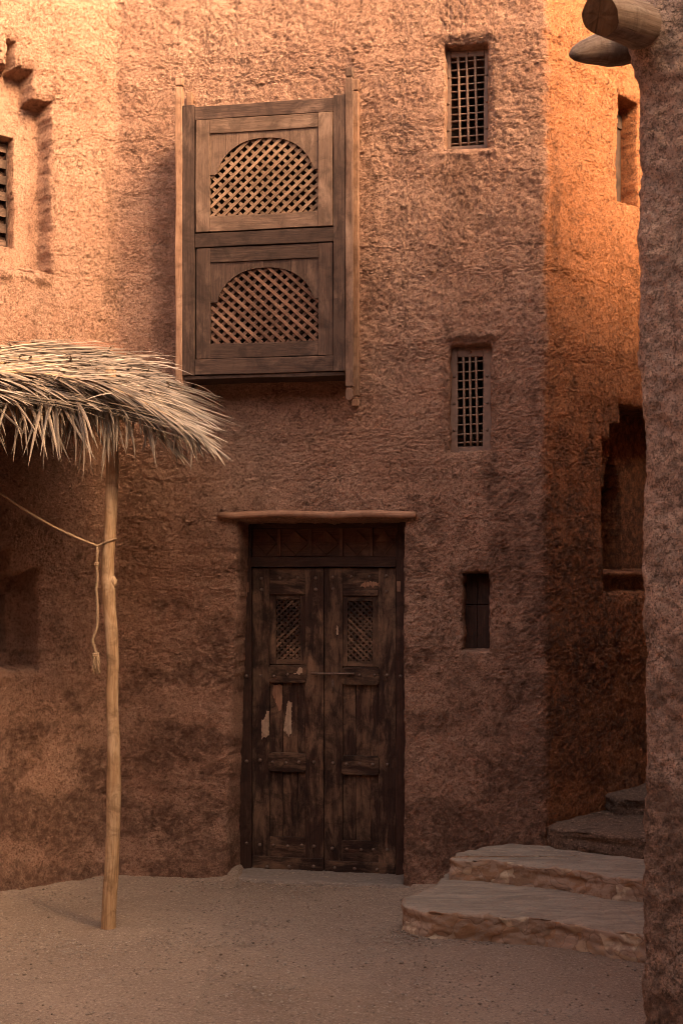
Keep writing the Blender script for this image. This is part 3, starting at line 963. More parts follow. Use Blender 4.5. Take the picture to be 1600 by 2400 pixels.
for i in range(5):
    a, b = DS(cols[i]), DS(cols[i + 1])
    if i: f.board(FM, a - .012, a + .006, tz0, tz1, DOOR_N - .012, DOOR_N + .004, 'z')
    a += .016; b -= .022; c = .5 * (a + b); h = tz1 - tz0
    g_ = .0035
    f.prism(FM, [(a + .004, tz0 + h * .52), (b - .004, tz0 + h * .52), (c, tz0 + h * .93)], DOOR_N - .013, DOOR_N + .000)
    def strip(p, q):
        P_, Q_ = FM.P(p[0], p[1], DOOR_N - .009), FM.P(q[0], q[1], DOOR_N - .009)
        dv = Vector(Q_) - Vector(P_); dv.normalize(); nv = Vector((FM.n[0], FM.n[1], 0))
        f.bar(P_, Q_, nv.cross(dv), nv, .0028, .006)
    strip((a + .002, tz0 + h * .45), (c, tz0 + h * .05)); strip((b - .002, tz0 + h * .45), (c, tz0 + h * .05))
f.build('transom_panel', M_TRANS, dr, bevel=.0015)

def leaf(x0, x1, hx0, hx1, fx0, fx1, px0, px1, sgn, dz, label):
    """x: zoom-crop columns; hx lattice hole, fx lattice frame, px panel"""
    a, b = DS(x0) + .0015, DS(x1) - .0015
    p0, p1 = DS(px0), DS(px1); q0, q1 = DS(fx0), DS(fx1); h0, h1 = DS(hx0), DS(hx1)
    n = DOOR_N
    Zt, Zb = DZ(377), zb_ + .003
    z = lambda v: DZ(v + dz)
    f = MB()
    f.board(FM, a, p0, Zb, Zt, n - .045, n, 'z', wob=.0018)
    f.board(FM, p1, b, Zb, Zt, n - .045, n - .001, 'z', wob=.0018)
    f.board(FM, p0, p1, z(530), Zt, n - .045, n - .002, 's')
    f.board(FM, p0, p1, Zb, z(1957), n - .045, n - .002, 's')
    # recessed panels made of three upright boards
    for (u, v) in ((1050, 1462), (1570, 1958)):
        c1, c2 = p0 + (p1 - p0) * .36, p0 + (p1 - p0) * .78
        f.board(FM, p0, c1 - .001, z(v) - .01, z(u) + .01, n - .04, n - .014, 'z')
        f.board(FM, c1 + .001, c2 - .001, z(v) - .01, z(u) + .01, n - .04, n - .017, 'z')
        f.board(FM, c2 + .001, p1, z(v) - .01, z(u) + .01, n - .04, n - .013, 'z')
    # lattice frame
    f.board(FM, p0, h0, z(945), z(530), n - .04, n - .006, 'z')
    f.board(FM, h1, p1, z(945), z(530), n - .04, n - .006, 'z')
    f.board(FM, h0, h1, z(564), z(530), n - .04, n - .007, 's')
    f.board(FM, h0, h1, z(945), z(912), n - .04, n - .007, 's')
    o = f.build('door_leaf', M_DOOR, dr, bevel=.0025, label=label)
    # raised ledges with rounded ends
    for (u, v, e0, e1) in ((948, 1050, -.004, .008), (1462, 1572, -.004, .006)):
        g = MB(); A0, A1 = p0 + e0, p1 + e1; z1, z0 = z(u), z(v); c = .012
        g.prism(FM, [(A0 + c, z0), (A1 - c, z0), (A1, z0 + c), (A1, z1 - c), (A1 - c, z1), (A0 + c, z1), (A0, z1 - c), (A0, z0 + c)], n - .02, n + .010, gz=False)
        g.build('cross_board', M_DOOR, o, bevel=.003)
    g = MB()
    g.prism(FM, [(p0 + .01, z(534)), (p1 - .01, z(534)), (p1, z(528)), (p1, z(500)), (p0, z(500)), (p0, z(528))], n - .01, n + .005, gz=False)
    g.build('cross_board', M_DOOR, o, bevel=.003)
    g = MB()
    g.board(FM, a + .004, b - .004, Zb, DZ(2072 + (10 if sgn < 0 else 0)), n - .002, n + .012, 's')
    g.build('kick_board', M_DOOR, o, bevel=.003)
    l = MB(); rr = (h0, z(912), h1, z(564))
    slats(l, FM, rr, R(44) * sgn, .0250, .0120, .005, n - .016)
    l.build('lattice', M_DOOR, o)
    l = MB()
    slats(l, FM, rr, -R(44) * sgn, .0250, .0120, .005, n - .021)
    l.build('lattice', M_DOOR, o)
    return o
leafL = leaf(228, 647, 365, 508, 330, 540, 330, 538, 1, 0, 'left door leaf with pale scraped patches')
leafR = leaf(650, 1070, 785, 932, 750, 962, 757, 966, -1, 6, 'right door leaf')
def studs(lf, pts, r=.0112, n=DOOR_N):
    for (zx, zy, k) in pts:
        s_, z_ = D(zx, zy, n)
        q = MB(); q.dome(FM, s_, z_, n + k, r * random.uniform(.85, 1.1)); q.build('stud', M_IRON, lf, smooth=True)
studs(leafL, [(282, 440, 0), (390, 438, 0), (495, 436, 0), (600, 437, 0), (283, 505, 0), (600, 505, 0),
              (278, 1010, 0), (358, 1012, .010), (438, 1002, .010), (274, 1506, 0), (350, 1516, .010), (428, 1520, .010), (504, 1516, .010), (590, 1516, 0),
              (272, 2002, 0), (352, 2004, 0), (436, 2010, 0), (518, 2006, 0), (590, 2010, 0), (318, 2128, .012), (446, 2126, .012), (590, 2126, .012)])
studs(leafR, [(700, 433, 0), (808, 430, 0), (913, 430, 0), (1012, 426, 0), (702, 500, 0), (1014, 518, 0),
              (858, 1006, .010), (946, 1006, .010), (1017, 1008, 0), (702, 1522, 0), (781, 1526, .010), (860, 1526, .010), (934, 1530, .010), (1020, 1532, 0),
              (697, 2024, 0), (781, 2028, 0), (866, 2030, 0), (938, 2030, 0), (1018, 2030, 0), (714, 2134, .012), (829, 2138, .012), (962, 2144, .012)])
studs(door_frame, [(200, 1012, .018), (200, 1510, .018), (200, 1988, .018), (1098, 1012, .018)])
# iron bar latch and keyhole plate
q = MB()
s0, z0 = D(572, 998, DOOR_N + .03); s1, z1 = D(826, 999, DOOR_N + .03)
q.tube([FM.P(s0 + (s1 - s0) * i / 6, z0 + (z1 - z0) * i / 6 + .0006 * (i % 2), DOOR_N + .026) for i in range(7)], .0062, 8)
for fx in (.12, .5, .86):
    sx = s0 + (s1 - s0) * fx
    q.tube([FM.P(sx, z0, DOOR_N - .002), FM.P(sx, z0 + .010, DOOR_N + .03), FM.P(sx, z0 + .002, DOOR_N + .036), FM.P(sx, z0 - .012, DOOR_N + .020), FM.P(sx, z0 - .01, DOOR_N - .002)], .003, 6)
q.build('bolt', M_IRON, dr, smooth=True)
q = MB()
s0, z0 = D(698, 1060, DOOR_N)
q.prism(FM, [(s0 - .004, z0 - .045), (s0 + .006, z0 - .045), (s0 + .008, z0 + .02), (s0 + .003, z0 + .035), (s0 - .005, z0 + .02)], DOOR_N - .001, DOOR_N + .006)
q.tube([FM.P(s0, z0 + .02, DOOR_N + .006), FM.P(s0 + .004, z0 - .01, DOOR_N + .014), FM.P(s0, z0 - .04, DOOR_N + .01)], .003, 6)
q.build('hasp', M_IRON, dr, smooth=False)
for (zx, zy) in ((205, 490), (1088, 485)):
    q = MB(); s0, z0 = D(zx, zy)
    q.board(FM, s0 - .009, s0 + .009, z0 - .03, z0 + .028, DOOR_N + .017, DOOR_N + .022, 'z', wob=.002); q.build('hinge_block', M_LINTEL, dr, bevel=.001)
# scraped bare wood patches
def patch(par, pts, k, mat=M_PATCH):
    q = MB()
    c = [D(x, y, DOOR_N + k) for x, y in pts]
    out = []
    for i in range(len(c)):
        a, b = c[i], c[(i + 1) % len(c)]
        m_ = max(1, int(math.hypot(b[0] - a[0], b[1] - a[1]) / .008))
        for j in range(m_):
            t = j / m_
            out.append((a[0] + (b[0] - a[0]) * t + random.uniform(-.0025, .0025), a[1] + (b[1] - a[1]) * t + random.uniform(-.009, .009)))
    q.prism(FM, out, DOOR_N + k - .001, DOOR_N + k + .0012)
    return q.build('bare_wood_patch', mat, par)
patch(leafL, [(285, 1378), (326, 1362), (327, 1212), (312, 1222), (302, 1260), (283, 1272)], .001)
patch(leafL, [(440, 1362), (458, 1340), (460, 1160), (436, 1158), (425, 1240), (412, 1330)], -.0135)
patch(leafL, [(470, 1002), (512, 1003), (522, 990), (520, 958), (500, 962), (498, 985)], .0102)
patch(leafL, [(350, 1060), (404, 1062), (405, 1180), (392, 1225), (370, 1180), (345, 1110)], -.0125, M_LINTEL)
patch(leafR, [(724, 768), (732, 766), (734, 735), (724, 710), (719, 735)], .0)
patch(leafR, [(860, 486), (968, 488), (970, 462), (880, 458), (862, 472)], .0, M_LINTEL)
patch(leafR, [(812, 1848), (824, 1846), (822, 1824), (815, 1826)], -.0155)

# log lintel over the door and the mud threshold
q = MB()
pts = []
for i in range(17):
    x = 512 + (975 - 512) * i / 16
    s_, z_ = FM.px(x, 1206 + (2 if i in (0, 1) else 0) + 1.5 * math.sin(i * .9), .015)
    pts.append(FM.P(s_, z_, .018))
q.tube(pts, [.015] + [.0215 + .0015 * math.sin(i * 1.3) for i in range(15)] + [.019], 12, lump=.07)
q.build('lintel_log', M_LINTEL, house, smooth=True)
tx = np.linspace(dL - .12, dR + .12, 90); tn = np.linspace(-.35, .075, 40)
TX, TN = np.meshgrid(tx, tn)
zz = .008 + .005 * fbm(TX * 9, TN * 12, 4, 55) - .05 * sstep(.03, .07, TN + .012 * fbm(TX * 7, TX * 0, 3, 56))
Pth = np.stack([FM.c[0] + FM.d[0] * TX + FM.n[0] * TN, FM.c[1] + FM.d[1] * TX + FM.n[1] * TN, zz], -1)
grid_mesh('threshold', Pth, M_SILL, house, flip=True)

# ------------------------------------------------------------------ ground
def axis(lo, hi, a, b, fine, coarse):
    xs_ = [np.arange(a, b, fine)]
    g = [b]; stp = fine
    while g[-1] < hi: stp *= coarse; g.append(g[-1] + stp)
    l = [a]; stp = fine
    while l[-1] > lo: stp *= coarse; l.append(l[-1] - stp)
    return np.concatenate([np.array(l[1:])[::-1], xs_[0], np.array(g)])
gx = axis(-400, 400, -2.3, 1.9, .014, 1.22); gy = axis(-400, 400, 4.4, 7.6, .014, 1.22)
GX, GY = np.meshgrid(gx, gy)
near = (np.abs(GX) < 4) & (GY > 2) & (GY < 9)
GZ = np.where(near, .010 * fbm(GX * 1.5, GY * 1.5, 3, 80) + .0055 * fbm(GX * 7, GY * 7, 4, 81) + .0030 * fbm(GX * 40, GY * 40, 2, 82), 0)
# soft heap of soil along the wall foot and the post
dM = (GX - C0[0]) * FM.n[0] + (GY - C0[1]) * FM.n[1]
dW = (GX - C0[0]) * FW.n[0] + (GY - C0[1]) * FW.n[1]
dd_ = np.minimum(dM, dW)
GZ = GZ + np.where(near, .030 * np.exp(-np.maximum(dd_, 0) / .09) * (1 + .5 * fbm(GX * 4, GY * 4, 3, 83)) * (1 - sstep(.10, .0, np.maximum(np.maximum(-.52 - GX, GX - .33), 0))) - .012 * (1 - sstep(.10, .0, np.maximum(np.maximum(-.52 - GX, GX - .33), 0)) < .5), 0)
GZ = GZ + .02 * np.exp(-((GX + 1.12) ** 2 + (GY - 6.15) ** 2) / .02)
g_ = grid_mesh('ground', np.stack([GX, GY, GZ], -1), M_GROUND)
tag(g_, kind='structure')

def gz_at(x, y):
    return 0.004 + .010 * float(fbm(np.array([x * 1.5]), np.array([y * 1.5]), 3, 80)[0])

# ------------------------------------------------------------------ steps
stairs = empty('stone_staircase', (1.0, 6.2, 0), 'low worn plastered stone steps climbing into the alley at the right', 'steps')
def step(outline, zb, zt, seed, mat_=None, label=None, rnd=.013, dish=.0):
    # resample the outline (counter-clockwise)
    pts = []
    n = len(outline)
    for i in range(n):
        a, b = np.array(outline[i], float), np.array(outline[(i + 1) % n], float)
        L = np.linalg.norm(b - a); m_ = max(2, int(L / .014))
        for j in range(m_): pts.append(a + (b - a) * j / m_)
    pts = np.array(pts)
    # soften corners
    for _ in range(6): pts = .25 * np.roll(pts, 1, 0) + .5 * pts + .25 * np.roll(pts, -1, 0)
    c = pts.mean(0)
    tg = np.roll(pts, -1, 0) - np.roll(pts, 1, 0); tg /= np.linalg.norm(tg, axis=1)[:, None] + 1e-9
    no = np.stack([tg[:, 1], -tg[:, 0]], 1)
    arc = np.arange(len(pts)) * .014
    rings = []
    H = zt - zb
    m_ = max(4, int(H / .010))
    for i in range(m_ + 1):
        z = zb + (H - rnd) * i / m_
        d = .010 * fbm(arc * 4 + seed, np.full_like(arc, z * 9), 4, seed) + .006 * ridge(arc * 11, np.full_like(arc, z * 24), 3, seed + 3)
        # undercut below the nosing
        f_ = (z - zb) / H
        d = d - .014 * np.exp(-((f_ - .62) / .10) ** 2) * sstep(-.2, .3, fbm(arc * 3, arc * 0, 2, seed + 9))
        d = d - .012 * (1 - f_) * sstep(0, .5, fbm(arc * 2.2, arc * 0 + 3, 2, seed + 19))
        rings.append(np.column_stack([pts + no * d[:, None], np.full(len(pts), z)]))
    for a_ in (.3, .6, .85, 1.0):
        an = a_ * math.pi / 2
        ins = rnd * (1 - math.cos(an)); z = zt - rnd + rnd * math.sin(an)
        d = .015 * fbm(arc * 7 + seed, arc * 0 + zt * 9, 5, seed, .62) - .006 * sstep(.1, .5, fbm(arc * 5.5, arc * 0 + 2, 3, seed + 15)) - ins
        zz_ = z + .006 * fbm(arc * 9, arc * 0, 4, seed + 4) - .010 * sstep(.25, .6, fbm(arc * 3.3, arc * 0 + 7, 3, seed + 5))
        rings.append(np.column_stack([pts + no * d[:, None], zz_]))
    last = rings[-1]
    K = 34
    for i in range(1, K + 1):
        t = i / K
        q = last[:, :2] * (1 - t) + c * t
        zz_ = zt + (1 - t) * (last[:, 2] - zt) + .006 * fbm(q[:, 0] * 4, q[:, 1] * 6, 4, seed + 6) + .002 * fbm(q[:, 0] * 25, q[:, 1] * 30, 2, seed + 7) - dish * (1 - abs(2 * t - 1))
        rings.append(np.column_stack([q, zz_]))
    A_ = np.array(rings)
    A_ = np.concatenate([A_, A_[:, :1]], 1)
    o = grid_mesh('step', A_, mat_ or M_STEP, stairs)
    if label: o['label'] = label
    return o

def gp(x, y, z):      # pixel on a horizontal level -> plan
    Y = (EYE - z) * FPX / (y - HY)
    return ((x - CX) / FPX * Y, Y)
Z1, Z2, Z3, Z4 = .135, .25, .36, .455
s1 = [gp(941, 2180, 0), gp(990, 2196, 0), gp(1034, 2204, 0), gp(1150, 2209, 0), gp(1279, 2216, 0), gp(1375, 2236, 0), gp(1458, 2254, 0), (1.75, 5.45), (2.1, 6.3), (2.0, 6.9), (1.0, 6.98), (.60, 6.90), gp(1010, 2082, Z1), gp(955, 2098, Z1)]
step(s1, -.03, Z1, 3)
s2 = [gp(1049, 2060, Z1), gp(1150, 2066, Z1), gp(1300, 2084, Z1), gp(1400, 2102, Z1), gp(1489, 2112, Z1), (1.9, 6.0), (2.3, 7.0), (1.5, 7.2), (.95, 7.0), gp(1095, 1990, Z2), gp(1062, 2002, Z2)]
step(s2, Z1 - .03, Z2, 11)
s3 = [(1.10, 6.96), (1.15, 6.83), gp(1330, 1993, Z2), gp(1400, 2000, Z2), gp(1489, 2013, Z2), (1.95, 6.45), (2.6, 7.3), (2.2, 8.0), (1.4, 7.4)]
step(s3, Z2 - .03, Z3, 23, M_STEPM, 'brown mud covered upper step')
s4 = [(1.50, 7.36), (1.54, 7.19), (1.70, 7.16), (2.3, 7.05), (3.2, 7.8), (3.0, 8.9), (2.2, 8.3)]
step(s4, Z3 - .03, Z4, 31, M_STEPM, 'brown mud covered topmost step')

# ------------------------------------------------------------------ house at the right edge
RC = (.985, 4.3)
hr = empty('mud_house', (RC[0] + 1, RC[1] - .5, 0), 'near mud walled house cut by the right edge, log ends jutting out above', 'house')
F1 = Frame(RC, (1, -1)); F2 = Frame(RC, (1, 1.05))
HR = 4.8
t2 = np.concatenate([np.linspace(-7, -.35, 110)[:-1], np.arange(-.35, .75, .008), np.linspace(.75, 6.4, 110)])
z2 = np.concatenate([refine(-.1, 3.9, .010, [], .01, 0), np.linspace(3.9, HR, 30)[1:]])
tt2 = np.arange(-7.2, 6.6, .005)
qx = np.where(tt2 < 0, RC[0] - F2.d[0] * tt2, RC[0] + F1.d[0] * tt2)
qy = np.where(tt2 < 0, RC[1] - F2.d[1] * tt2, RC[1] + F1.d[1] * tt2)
k2 = np.exp(-.5 * (np.arange(-30, 31) * .005 / .04) ** 2); k2 /= k2.sum()
qxs = np.convolve(np.pad(qx, 30, 'edge'), k2, 'valid'); qys = np.convolve(np.pad(qy, 30, 'edge'), k2, 'valid')
qxs[:40] = qx[:40]; qys[:40] = qy[:40]; qxs[-40:] = qx[-40:]; qys[-40:] = qy[-40:]
dx, dy = np.gradient(qxs), np.gradient(qys); ll = np.hypot(dx, dy)
T2, ZZ2 = np.meshgrid(t2, z2)
ZZ2 = np.where(T2 > -1.6, ZZ2 * np.where(ZZ2 > 3.9, 1 + (5.7 / HR - 1) * np.clip((ZZ2 - 3.9) / (HR - 3.9), 0, 1), 1), ZZ2)  # wall top raised out of view to hold sun off the main wall
ax_, ay_ = np.interp(T2, tt2, qxs), np.interp(T2, tt2, qys)
bx_, by_ = np.interp(T2, tt2, dy / ll), np.interp(T2, tt2, -dx / ll)
N2 = .012 * fbm(T2 * 1.6, ZZ2 * 1.6, 3, 101) + .008 * fbm(T2 * 7, ZZ2 * 7, 4, 102) + .005 * ridge(T2 * 14, ZZ2 * 16, 3, 103) + .003 * fbm(T2 * 45, ZZ2 * 45, 3, 104)
N2 += -.018 * sstep(3.6, .3, ZZ2) - .004
# mud collar swelling round the upper beam
u_, zc_ = .10, 1.75 + (1330 - 70) / FPX * 4.2
N2 += .07 * np.exp(-(((T2 - .07) / .09) ** 2 + ((ZZ2 - zc_) / .13) ** 2))
st2 = .8 * sstep(-.1, .7, fbm(T2 * 3, ZZ2 * 2.6, 5, 150, .62) + .95 - ZZ2 * .62)  # ragged patches, darker towards the foot
st2 = np.maximum(st2, .5 * sstep(.2, .6, fbm(T2 * 7, ZZ2 * 7, 4, 151)))
grid_mesh('wall', np.stack([ax_ + bx_ * N2, ay_ + by_ * N2, ZZ2], -1), M_MUDN, hr, {'stain_shade': st2})  # st2 holds the ragged dark patches
mb = MB()
eA = (RC[0] + F1.d[0] * 6.4, RC[1] + F1.d[1] * 6.4); eB = (RC[0] + F2.d[0] * 7, RC[1] + F2.d[1] * 7); eC = (9.5, -.23)
eM = (RC[0] + F2.d[0] * 1.6, RC[1] + F2.d[1] * 1.6)
def slab(mb, ft, z0, z1):
    m0 = len(mb.v); n_ = len(ft)
    for z in (z0, z1):
        for x, y in ft: mb.v.append((x, y, z))
    mb.face(range(m0 + n_, m0 + 2 * n_), [(0, 0)] * n_); mb.face(list(range(m0, m0 + n_))[::-1], [(0, 0)] * n_)
    for i in range(n_):
        j = (i + 1) % n_
        mb.face((m0 + i, m0 + j, m0 + n_ + j, m0 + n_ + i), [(0, 0)] * 4)
slab(mb, [eM, (9.5, eM[1]), (9.5, eB[1]), eB], HR - .1, HR)
slab(mb, [RC, eA, (9.5, -.23), (9.5, eM[1]), eM], HR + .01, 5.7)  # unseen raised part, shaped to hold sun off the main wall
e6 = (RC[0] + F1.d[0] * .9, RC[1] + F1.d[1] * .9)
slab(mb, [e6, eA, (9.5, -.23), (9.5, e6[1])], HR + .02, 7.8)  # unseen taller block added to keep sun off the ground
mb.build('roof', M_MUDROOF, hr)  # includes the unseen raised blocks added to hold off the sun
mb = MB()
for (a, b) in ((eA, (9.5, -.23)), ((9.5, -.23), (9.5, eB[1])), ((9.5, eB[1]), eB)):
    i = len(mb.v)
    mb.v += [(a[0], a[1], -.1), (b[0], b[1], -.1), (b[0], b[1], HR - .1), (a[0], a[1], HR - .1)]
    mb.face((i, i + 1, i + 2, i + 3), [(0, 0)] * 4)
mb.build('rear_wall', M_MUDROOF, hr)
# two beam ends
def at(x, y, Y): return Vector(((x - CX) / FPX * Y, Y, EYE - (y - HY) / FPX * Y))
q = MB()
q0 = None
pts = [at(1418, 38, 4.02), at(1436, 42, 4.06), at(1470, 52, 4.14), at(1510, 66, 4.24), at(1560, 86, 4.42)]
q.tube(pts, [.058, .064, .070, .074, .08], 20, cap=False, lump=.10)
A0 = len(q.v) - 5 * 20
axd = (pts[0] - pts[1]).normalized()
cutn = (axd * .62 + Vector((-.15, -.35, -.75))).normalized()
capc = pts[0] + axd * .035
for k in range(20):          # the end is cut on the slant, undercut below
    v = Vector(q.v[A0 + k])
    q.v[A0 + k] = v + axd * max(-.045, min(.10, (capc - v).dot(cutn) / axd.dot(cutn)))
ring = [Vector(q.v[A0 + k]) for k in range(20)]
bm1 = q.build('roof_beam', M_LOG, hr, smooth=True, label='thick upper beam end with a slanting hewn cut')
q = MB()
mid = sum(ring, Vector()) / 20
q.v += [v + axd * .001 for v in ring] + [mid + (v - mid) * .55 + cutn * (.004 + .001 * math.sin(i * 1.9)) for i, v in enumerate(ring)] + [mid + cutn * .005]
for k in range(20):
    k2 = (k + 1) % 20
    for ff in ((k, k2, 20 + k2, 20 + k), (20 + k, 20 + k2, 40)):
        q.face(ff, [(q.v[a_].z, q.v[a_].x * .35) for a_ in ff])
q.build('cut_face', M_CUT, bm1)
q = MB()
pts = [at(1336, 128, 4.30), at(1346, 126, 4.31), at(1366, 122, 4.33), at(1395, 117, 4.36), at(1425, 116, 4.40), at(1460, 112, 4.46), at(1500, 104, 4.55), at(1560, 92, 4.7)]
q.tube(pts, [.010, .024, .038, .052, .062, .058, .055, .055], 14, lump=.07, flat=.85)
q.build('roof_beam', M_LOG, hr, smooth=True, label='pointed grey lower beam end')

# unseen house behind the camera, put in to darken the lower walls
hb = empty('mud_house', (-1, -1.6, 0), 'unseen mud house across the square, put in to shade the lower walls', 'house')
mb = MB()
def block(mb, x0, x1, y0, y1, z0, z1):
    FF = Frame((0, 0), (1, 0))
    mb.board(FF, x0, x1, z0, z1, -y1, -y0, 'z', wob=.03)
block(mb, -9, 9.4, -8.5, -1.6, -.1, 6.0)
block(mb, 2.2, 9.3, -8.4, -1.63, 5.9, 9.8)  # unseen upper block added to stop sun reaching the ground
mb.build('wall', M_MUDROOF, hb, bevel=.06)
hl = empty('mud_house', (-5.4, 2, 0), 'unseen mud house on the left side of the square, put in to block part of the sky', 'house')
mb = MB(); block(mb, -9.5, -4.6, -1.5, 4.2, -.1, 5.6); mb.build('wall', M_MUDROOF, hl, bevel=.06)  # unseen house put in to block part of the sky

# ------------------------------------------------------------------ palm shelter
PY = 6.15
shel = empty('palm_shelter', (-1.12, PY, 0), 'lean-to roof of dry palm fronds carried on a crooked bare wooden post', 'shelter')
prof = [(2196, 254, 17.5), (2143, 255, 17), (2090, 258, 17), (2041, 261.5, 16.8), (1990, 264, 16.6), (1939, 265.5, 16.5), (1888, 266.5, 16.7), (1837, 267, 17), (1790, 267, 16), (1735, 266.5, 15.2), (1700, 264.5, 13.8), (1650, 263, 14.4), (1620, 263, 15.2), (1592, 264, 13.8), (1560, 265, 13.8), (1520, 264, 14.2), (1480, 262, 14.8), (1450, 259.5, 14.8), (1420, 257, 15), (1392, 255, 16.4), (1368, 254, 17.2), (1345, 252.5, 15), (1310, 253, 14.5), (1280, 256, 14.4), (1240, 258, 14), (1180, 261, 14.5), (1120, 263.5, 15), (1080, 264, 15), (1000, 263, 15.5), (940, 261, 15), (884, 259, 14)]
q = MB()
pp, rr_ = [], []
for i in range(len(prof) - 1):
    (y0, x0, r0), (y1, x1, r1) = prof[i], prof[i + 1]
    for j in range(3):
        t = j / 3
        pp.append(at(x0 + (x1 - x0) * t, y0 + (y1 - y0) * t, PY)); rr_.append((r0 + (r1 - r0) * t) / FPX * PY)
pp.append(at(259, 868, PY)); rr_.append(.028)
q.tube(pp, rr_, 18, lump=.035)
# knots
q.tube([at(262, 1350, PY), at(266, 1362, PY - .01), at(264, 1380, PY)], [.014, .022, .014], 10, lump=.1)
q.build('post', M_POLE, shel, smooth=True)

# roof frame: front pole, back pole, rafters
def lerp(a, b, t): return a + (b - a) * t
q = MB()
q.tube([Vector((-4.6, 6.1, 2.50)), Vector((-2.8, 6.12, 2.52)), Vector((-1.12, PY + .05, 2.50)), Vector((-.98, 6.2, 2.48))], .026, 10, lump=.06)
q.build('eaves_pole', M_POLE, shel, smooth=True)
for xx in (-4.3, -3.5, -2.7, -2.0, -1.35):
    q = MB()
    yw = 7.349 + .80 * (xx + 1.286) - .03 if xx < -1.3 else 7.28
    q.tube([Vector((xx, min(yw, 7.25), 2.86)), Vector((xx + .05, 5.95, 2.44))], .022, 8, lump=.06)
    q.build('rafter', M_POLE, shel, smooth=True)
q = MB(); q.tube([Vector((-4.2, 6.0, -.05)), Vector((-4.2, 6.05, 2.5))], .035, 12, lump=.05); q.build('post', M_POLE, shel, smooth=True)

def roofz(x, y):            # roof surface height, falls to the front and to the right end
    d = np.clip(x + 1.3, 0, 3)
    return 2.965 - .31 * (7.15 - y) - .15 * d - .28 * d * d
def roofzs(x, y): return float(roofz(np.float64(x), np.float64(y)))

# mud cover on the rear of the roof
xg = np.linspace(-4.4, -1.13, 150); yg = np.linspace(6.45, 7.34, 50)
XG, YG = np.meshgrid(xg, yg)
yw = np.where(XG < C0[0], 7.349 + .80 * (XG - C0[0]), 7.349 - .183 * (XG - C0[0])) + .03
YG2 = yw - (7.34 - YG)
ZG = 3.02 - .40 * (7.15 - YG2) - .14 * np.clip(XG + 1.65, 0, 3) + .018 * fbm(XG * 3, YG2 * 3, 3, 120) + .008 * fbm(XG * 14, YG2 * 14, 3, 121)
ed = sstep(-1.15, -1.28, XG + .05 * fbm(YG2 * 6, XG * 0, 2, 122))
ZG = ZG - .09 * (1 - ed)
grid_mesh('mud_cover', np.stack([XG, YG2, ZG], -1), M_MUDROOF, shel)

def blade(mb, p, d, L, wid, droop, side, seg=5, curl=0.0):
    """one leaflet: folded ribbon"""
    d = d.normalized(); base = len(mb.v); pos = Vector(p)
    u0 = random.random() * 9; v0 = random.random() * 9
    st_ = L / seg
    for i in range(seg + 1):
        t = i / seg
        w_ = wid * (.6 + .8 * t if t < .35 else (1 - (t - .35) / .65) ** .6 * .86 + .02)
        wv = d.cross(side)
        if wv.length < 1e-4: wv = Vector((1, 0, 0))
        wv.normalize()
        mb.v += [pos + wv * w_, pos + side * w_ * .55, pos - wv * w_]
        pos = pos + d * st_
        d = (d + Vector((curl * st_, 0, -droop * st_ * (1 + 1.2 * t)))).normalized()
    for i in range(seg):
        a = base + i * 3
        ua, ub = u0 + L * i / seg, u0 + L * (i + 1) / seg
        mb.face((a, a + 1, a + 4, a + 3), [(ua, v0), (ua, v0 + wid), (ub, v0 + wid), (ub, v0)])
        mb.face((a + 1, a + 2, a + 5, a + 4), [(ua, v0 + wid), (ua, v0 + 2 * wid), (ub, v0 + 2 * wid), (ub, v0 + wid)])

def frond(ctrl, nl, Lf, droopF, droopB, spread=.5, label=None, stiff=1.0):
    """palm frond along control points; leaflets on both sides"""
    ctrl = [Vector(c) for c in ctrl]
    pts = []
    n = len(ctrl)
    for i in range(n - 1):
        p0, p1, p2, p3 = ctrl[max(i - 1, 0)], ctrl[i], ctrl[i + 1], ctrl[min(i + 2, n - 1)]
        for j in range(8):
            t = j / 8
            pts.append(.5 * ((2 * p1) + (p2 - p0) * t + (2 * p0 - 5 * p1 + 4 * p2 - p3) * t * t + (3 * p1 - p0 - 3 * p2 + p3) * t ** 3))
    pts.append(ctrl[-1])
    r = MB(); m_ = len(pts)
    r.tube(pts, [.010 * (1 - .85 * i / (m_ - 1)) for i in range(m_)], 6)
    fo = r.build('palm_frond', M_RACHIS, shel, smooth=True, label=label)
    b = MB()
    up = Vector((0, -.3, 1)).normalized()
    for k in range(nl):
        t = (k + random.random()) / nl
        x = t * (m_ - 1); i = min(int(x), m_ - 2)
        p = pts[i].lerp(pts[i + 1], x - i); tg = (pts[i + 1] - pts[i]).normalized()
        lat = tg.cross(up).normalized()          # towards the camera for rightward fronds
        for sg in (1, -1):
            ang = random.uniform(.15, .95) * (1 - .45 * t) * (spread / .5)
            dv = tg * math.cos(ang) + lat * sg * math.sin(ang) + up * random.uniform(-.10, .10)
            L = Lf * (.55 + .6 * math.sin(math.pi * min(1, .25 + t * .75))) * random.uniform(.7, 1.1)
            dr_ = (droopF if sg > 0 else droopB) * random.uniform(.5, 1.5)
            blade(b, p + Vector((0, 0, random.uniform(-.006, .006))), dv, L, random.uniform(.0048, .0105), dr_, up, 5, random.uniform(-.25, .25))
    b.build('leaflets', M_PALM, fo)
    return fo

def rp(x, y, h=0.0): return (x, y, roofzs(x, y) + h)
# old thatch bed below the fronds
b = MB()
for i in range(5200):
    x = random.uniform(-4.2, -.78); y = random.uniform(5.86, 6.9)
    if x > -1.2 and random.random() < (x + 1.2) / .5: continue
    dv = Vector((random.uniform(.6, 1), random.uniform(-.55, .25), -.12 - .25 * max(0, x + 1.5)))
    blade(b, rp(x, y, random.uniform(-.07, -.015)), dv, random.uniform(.15, .35), random.uniform(.004, .007), random.uniform(0, .6), Vector((0, -.3, 1)).normalized(), 3)
o = b.build('thatch', M_THATCH, shel); o['kind'] = 'stuff'

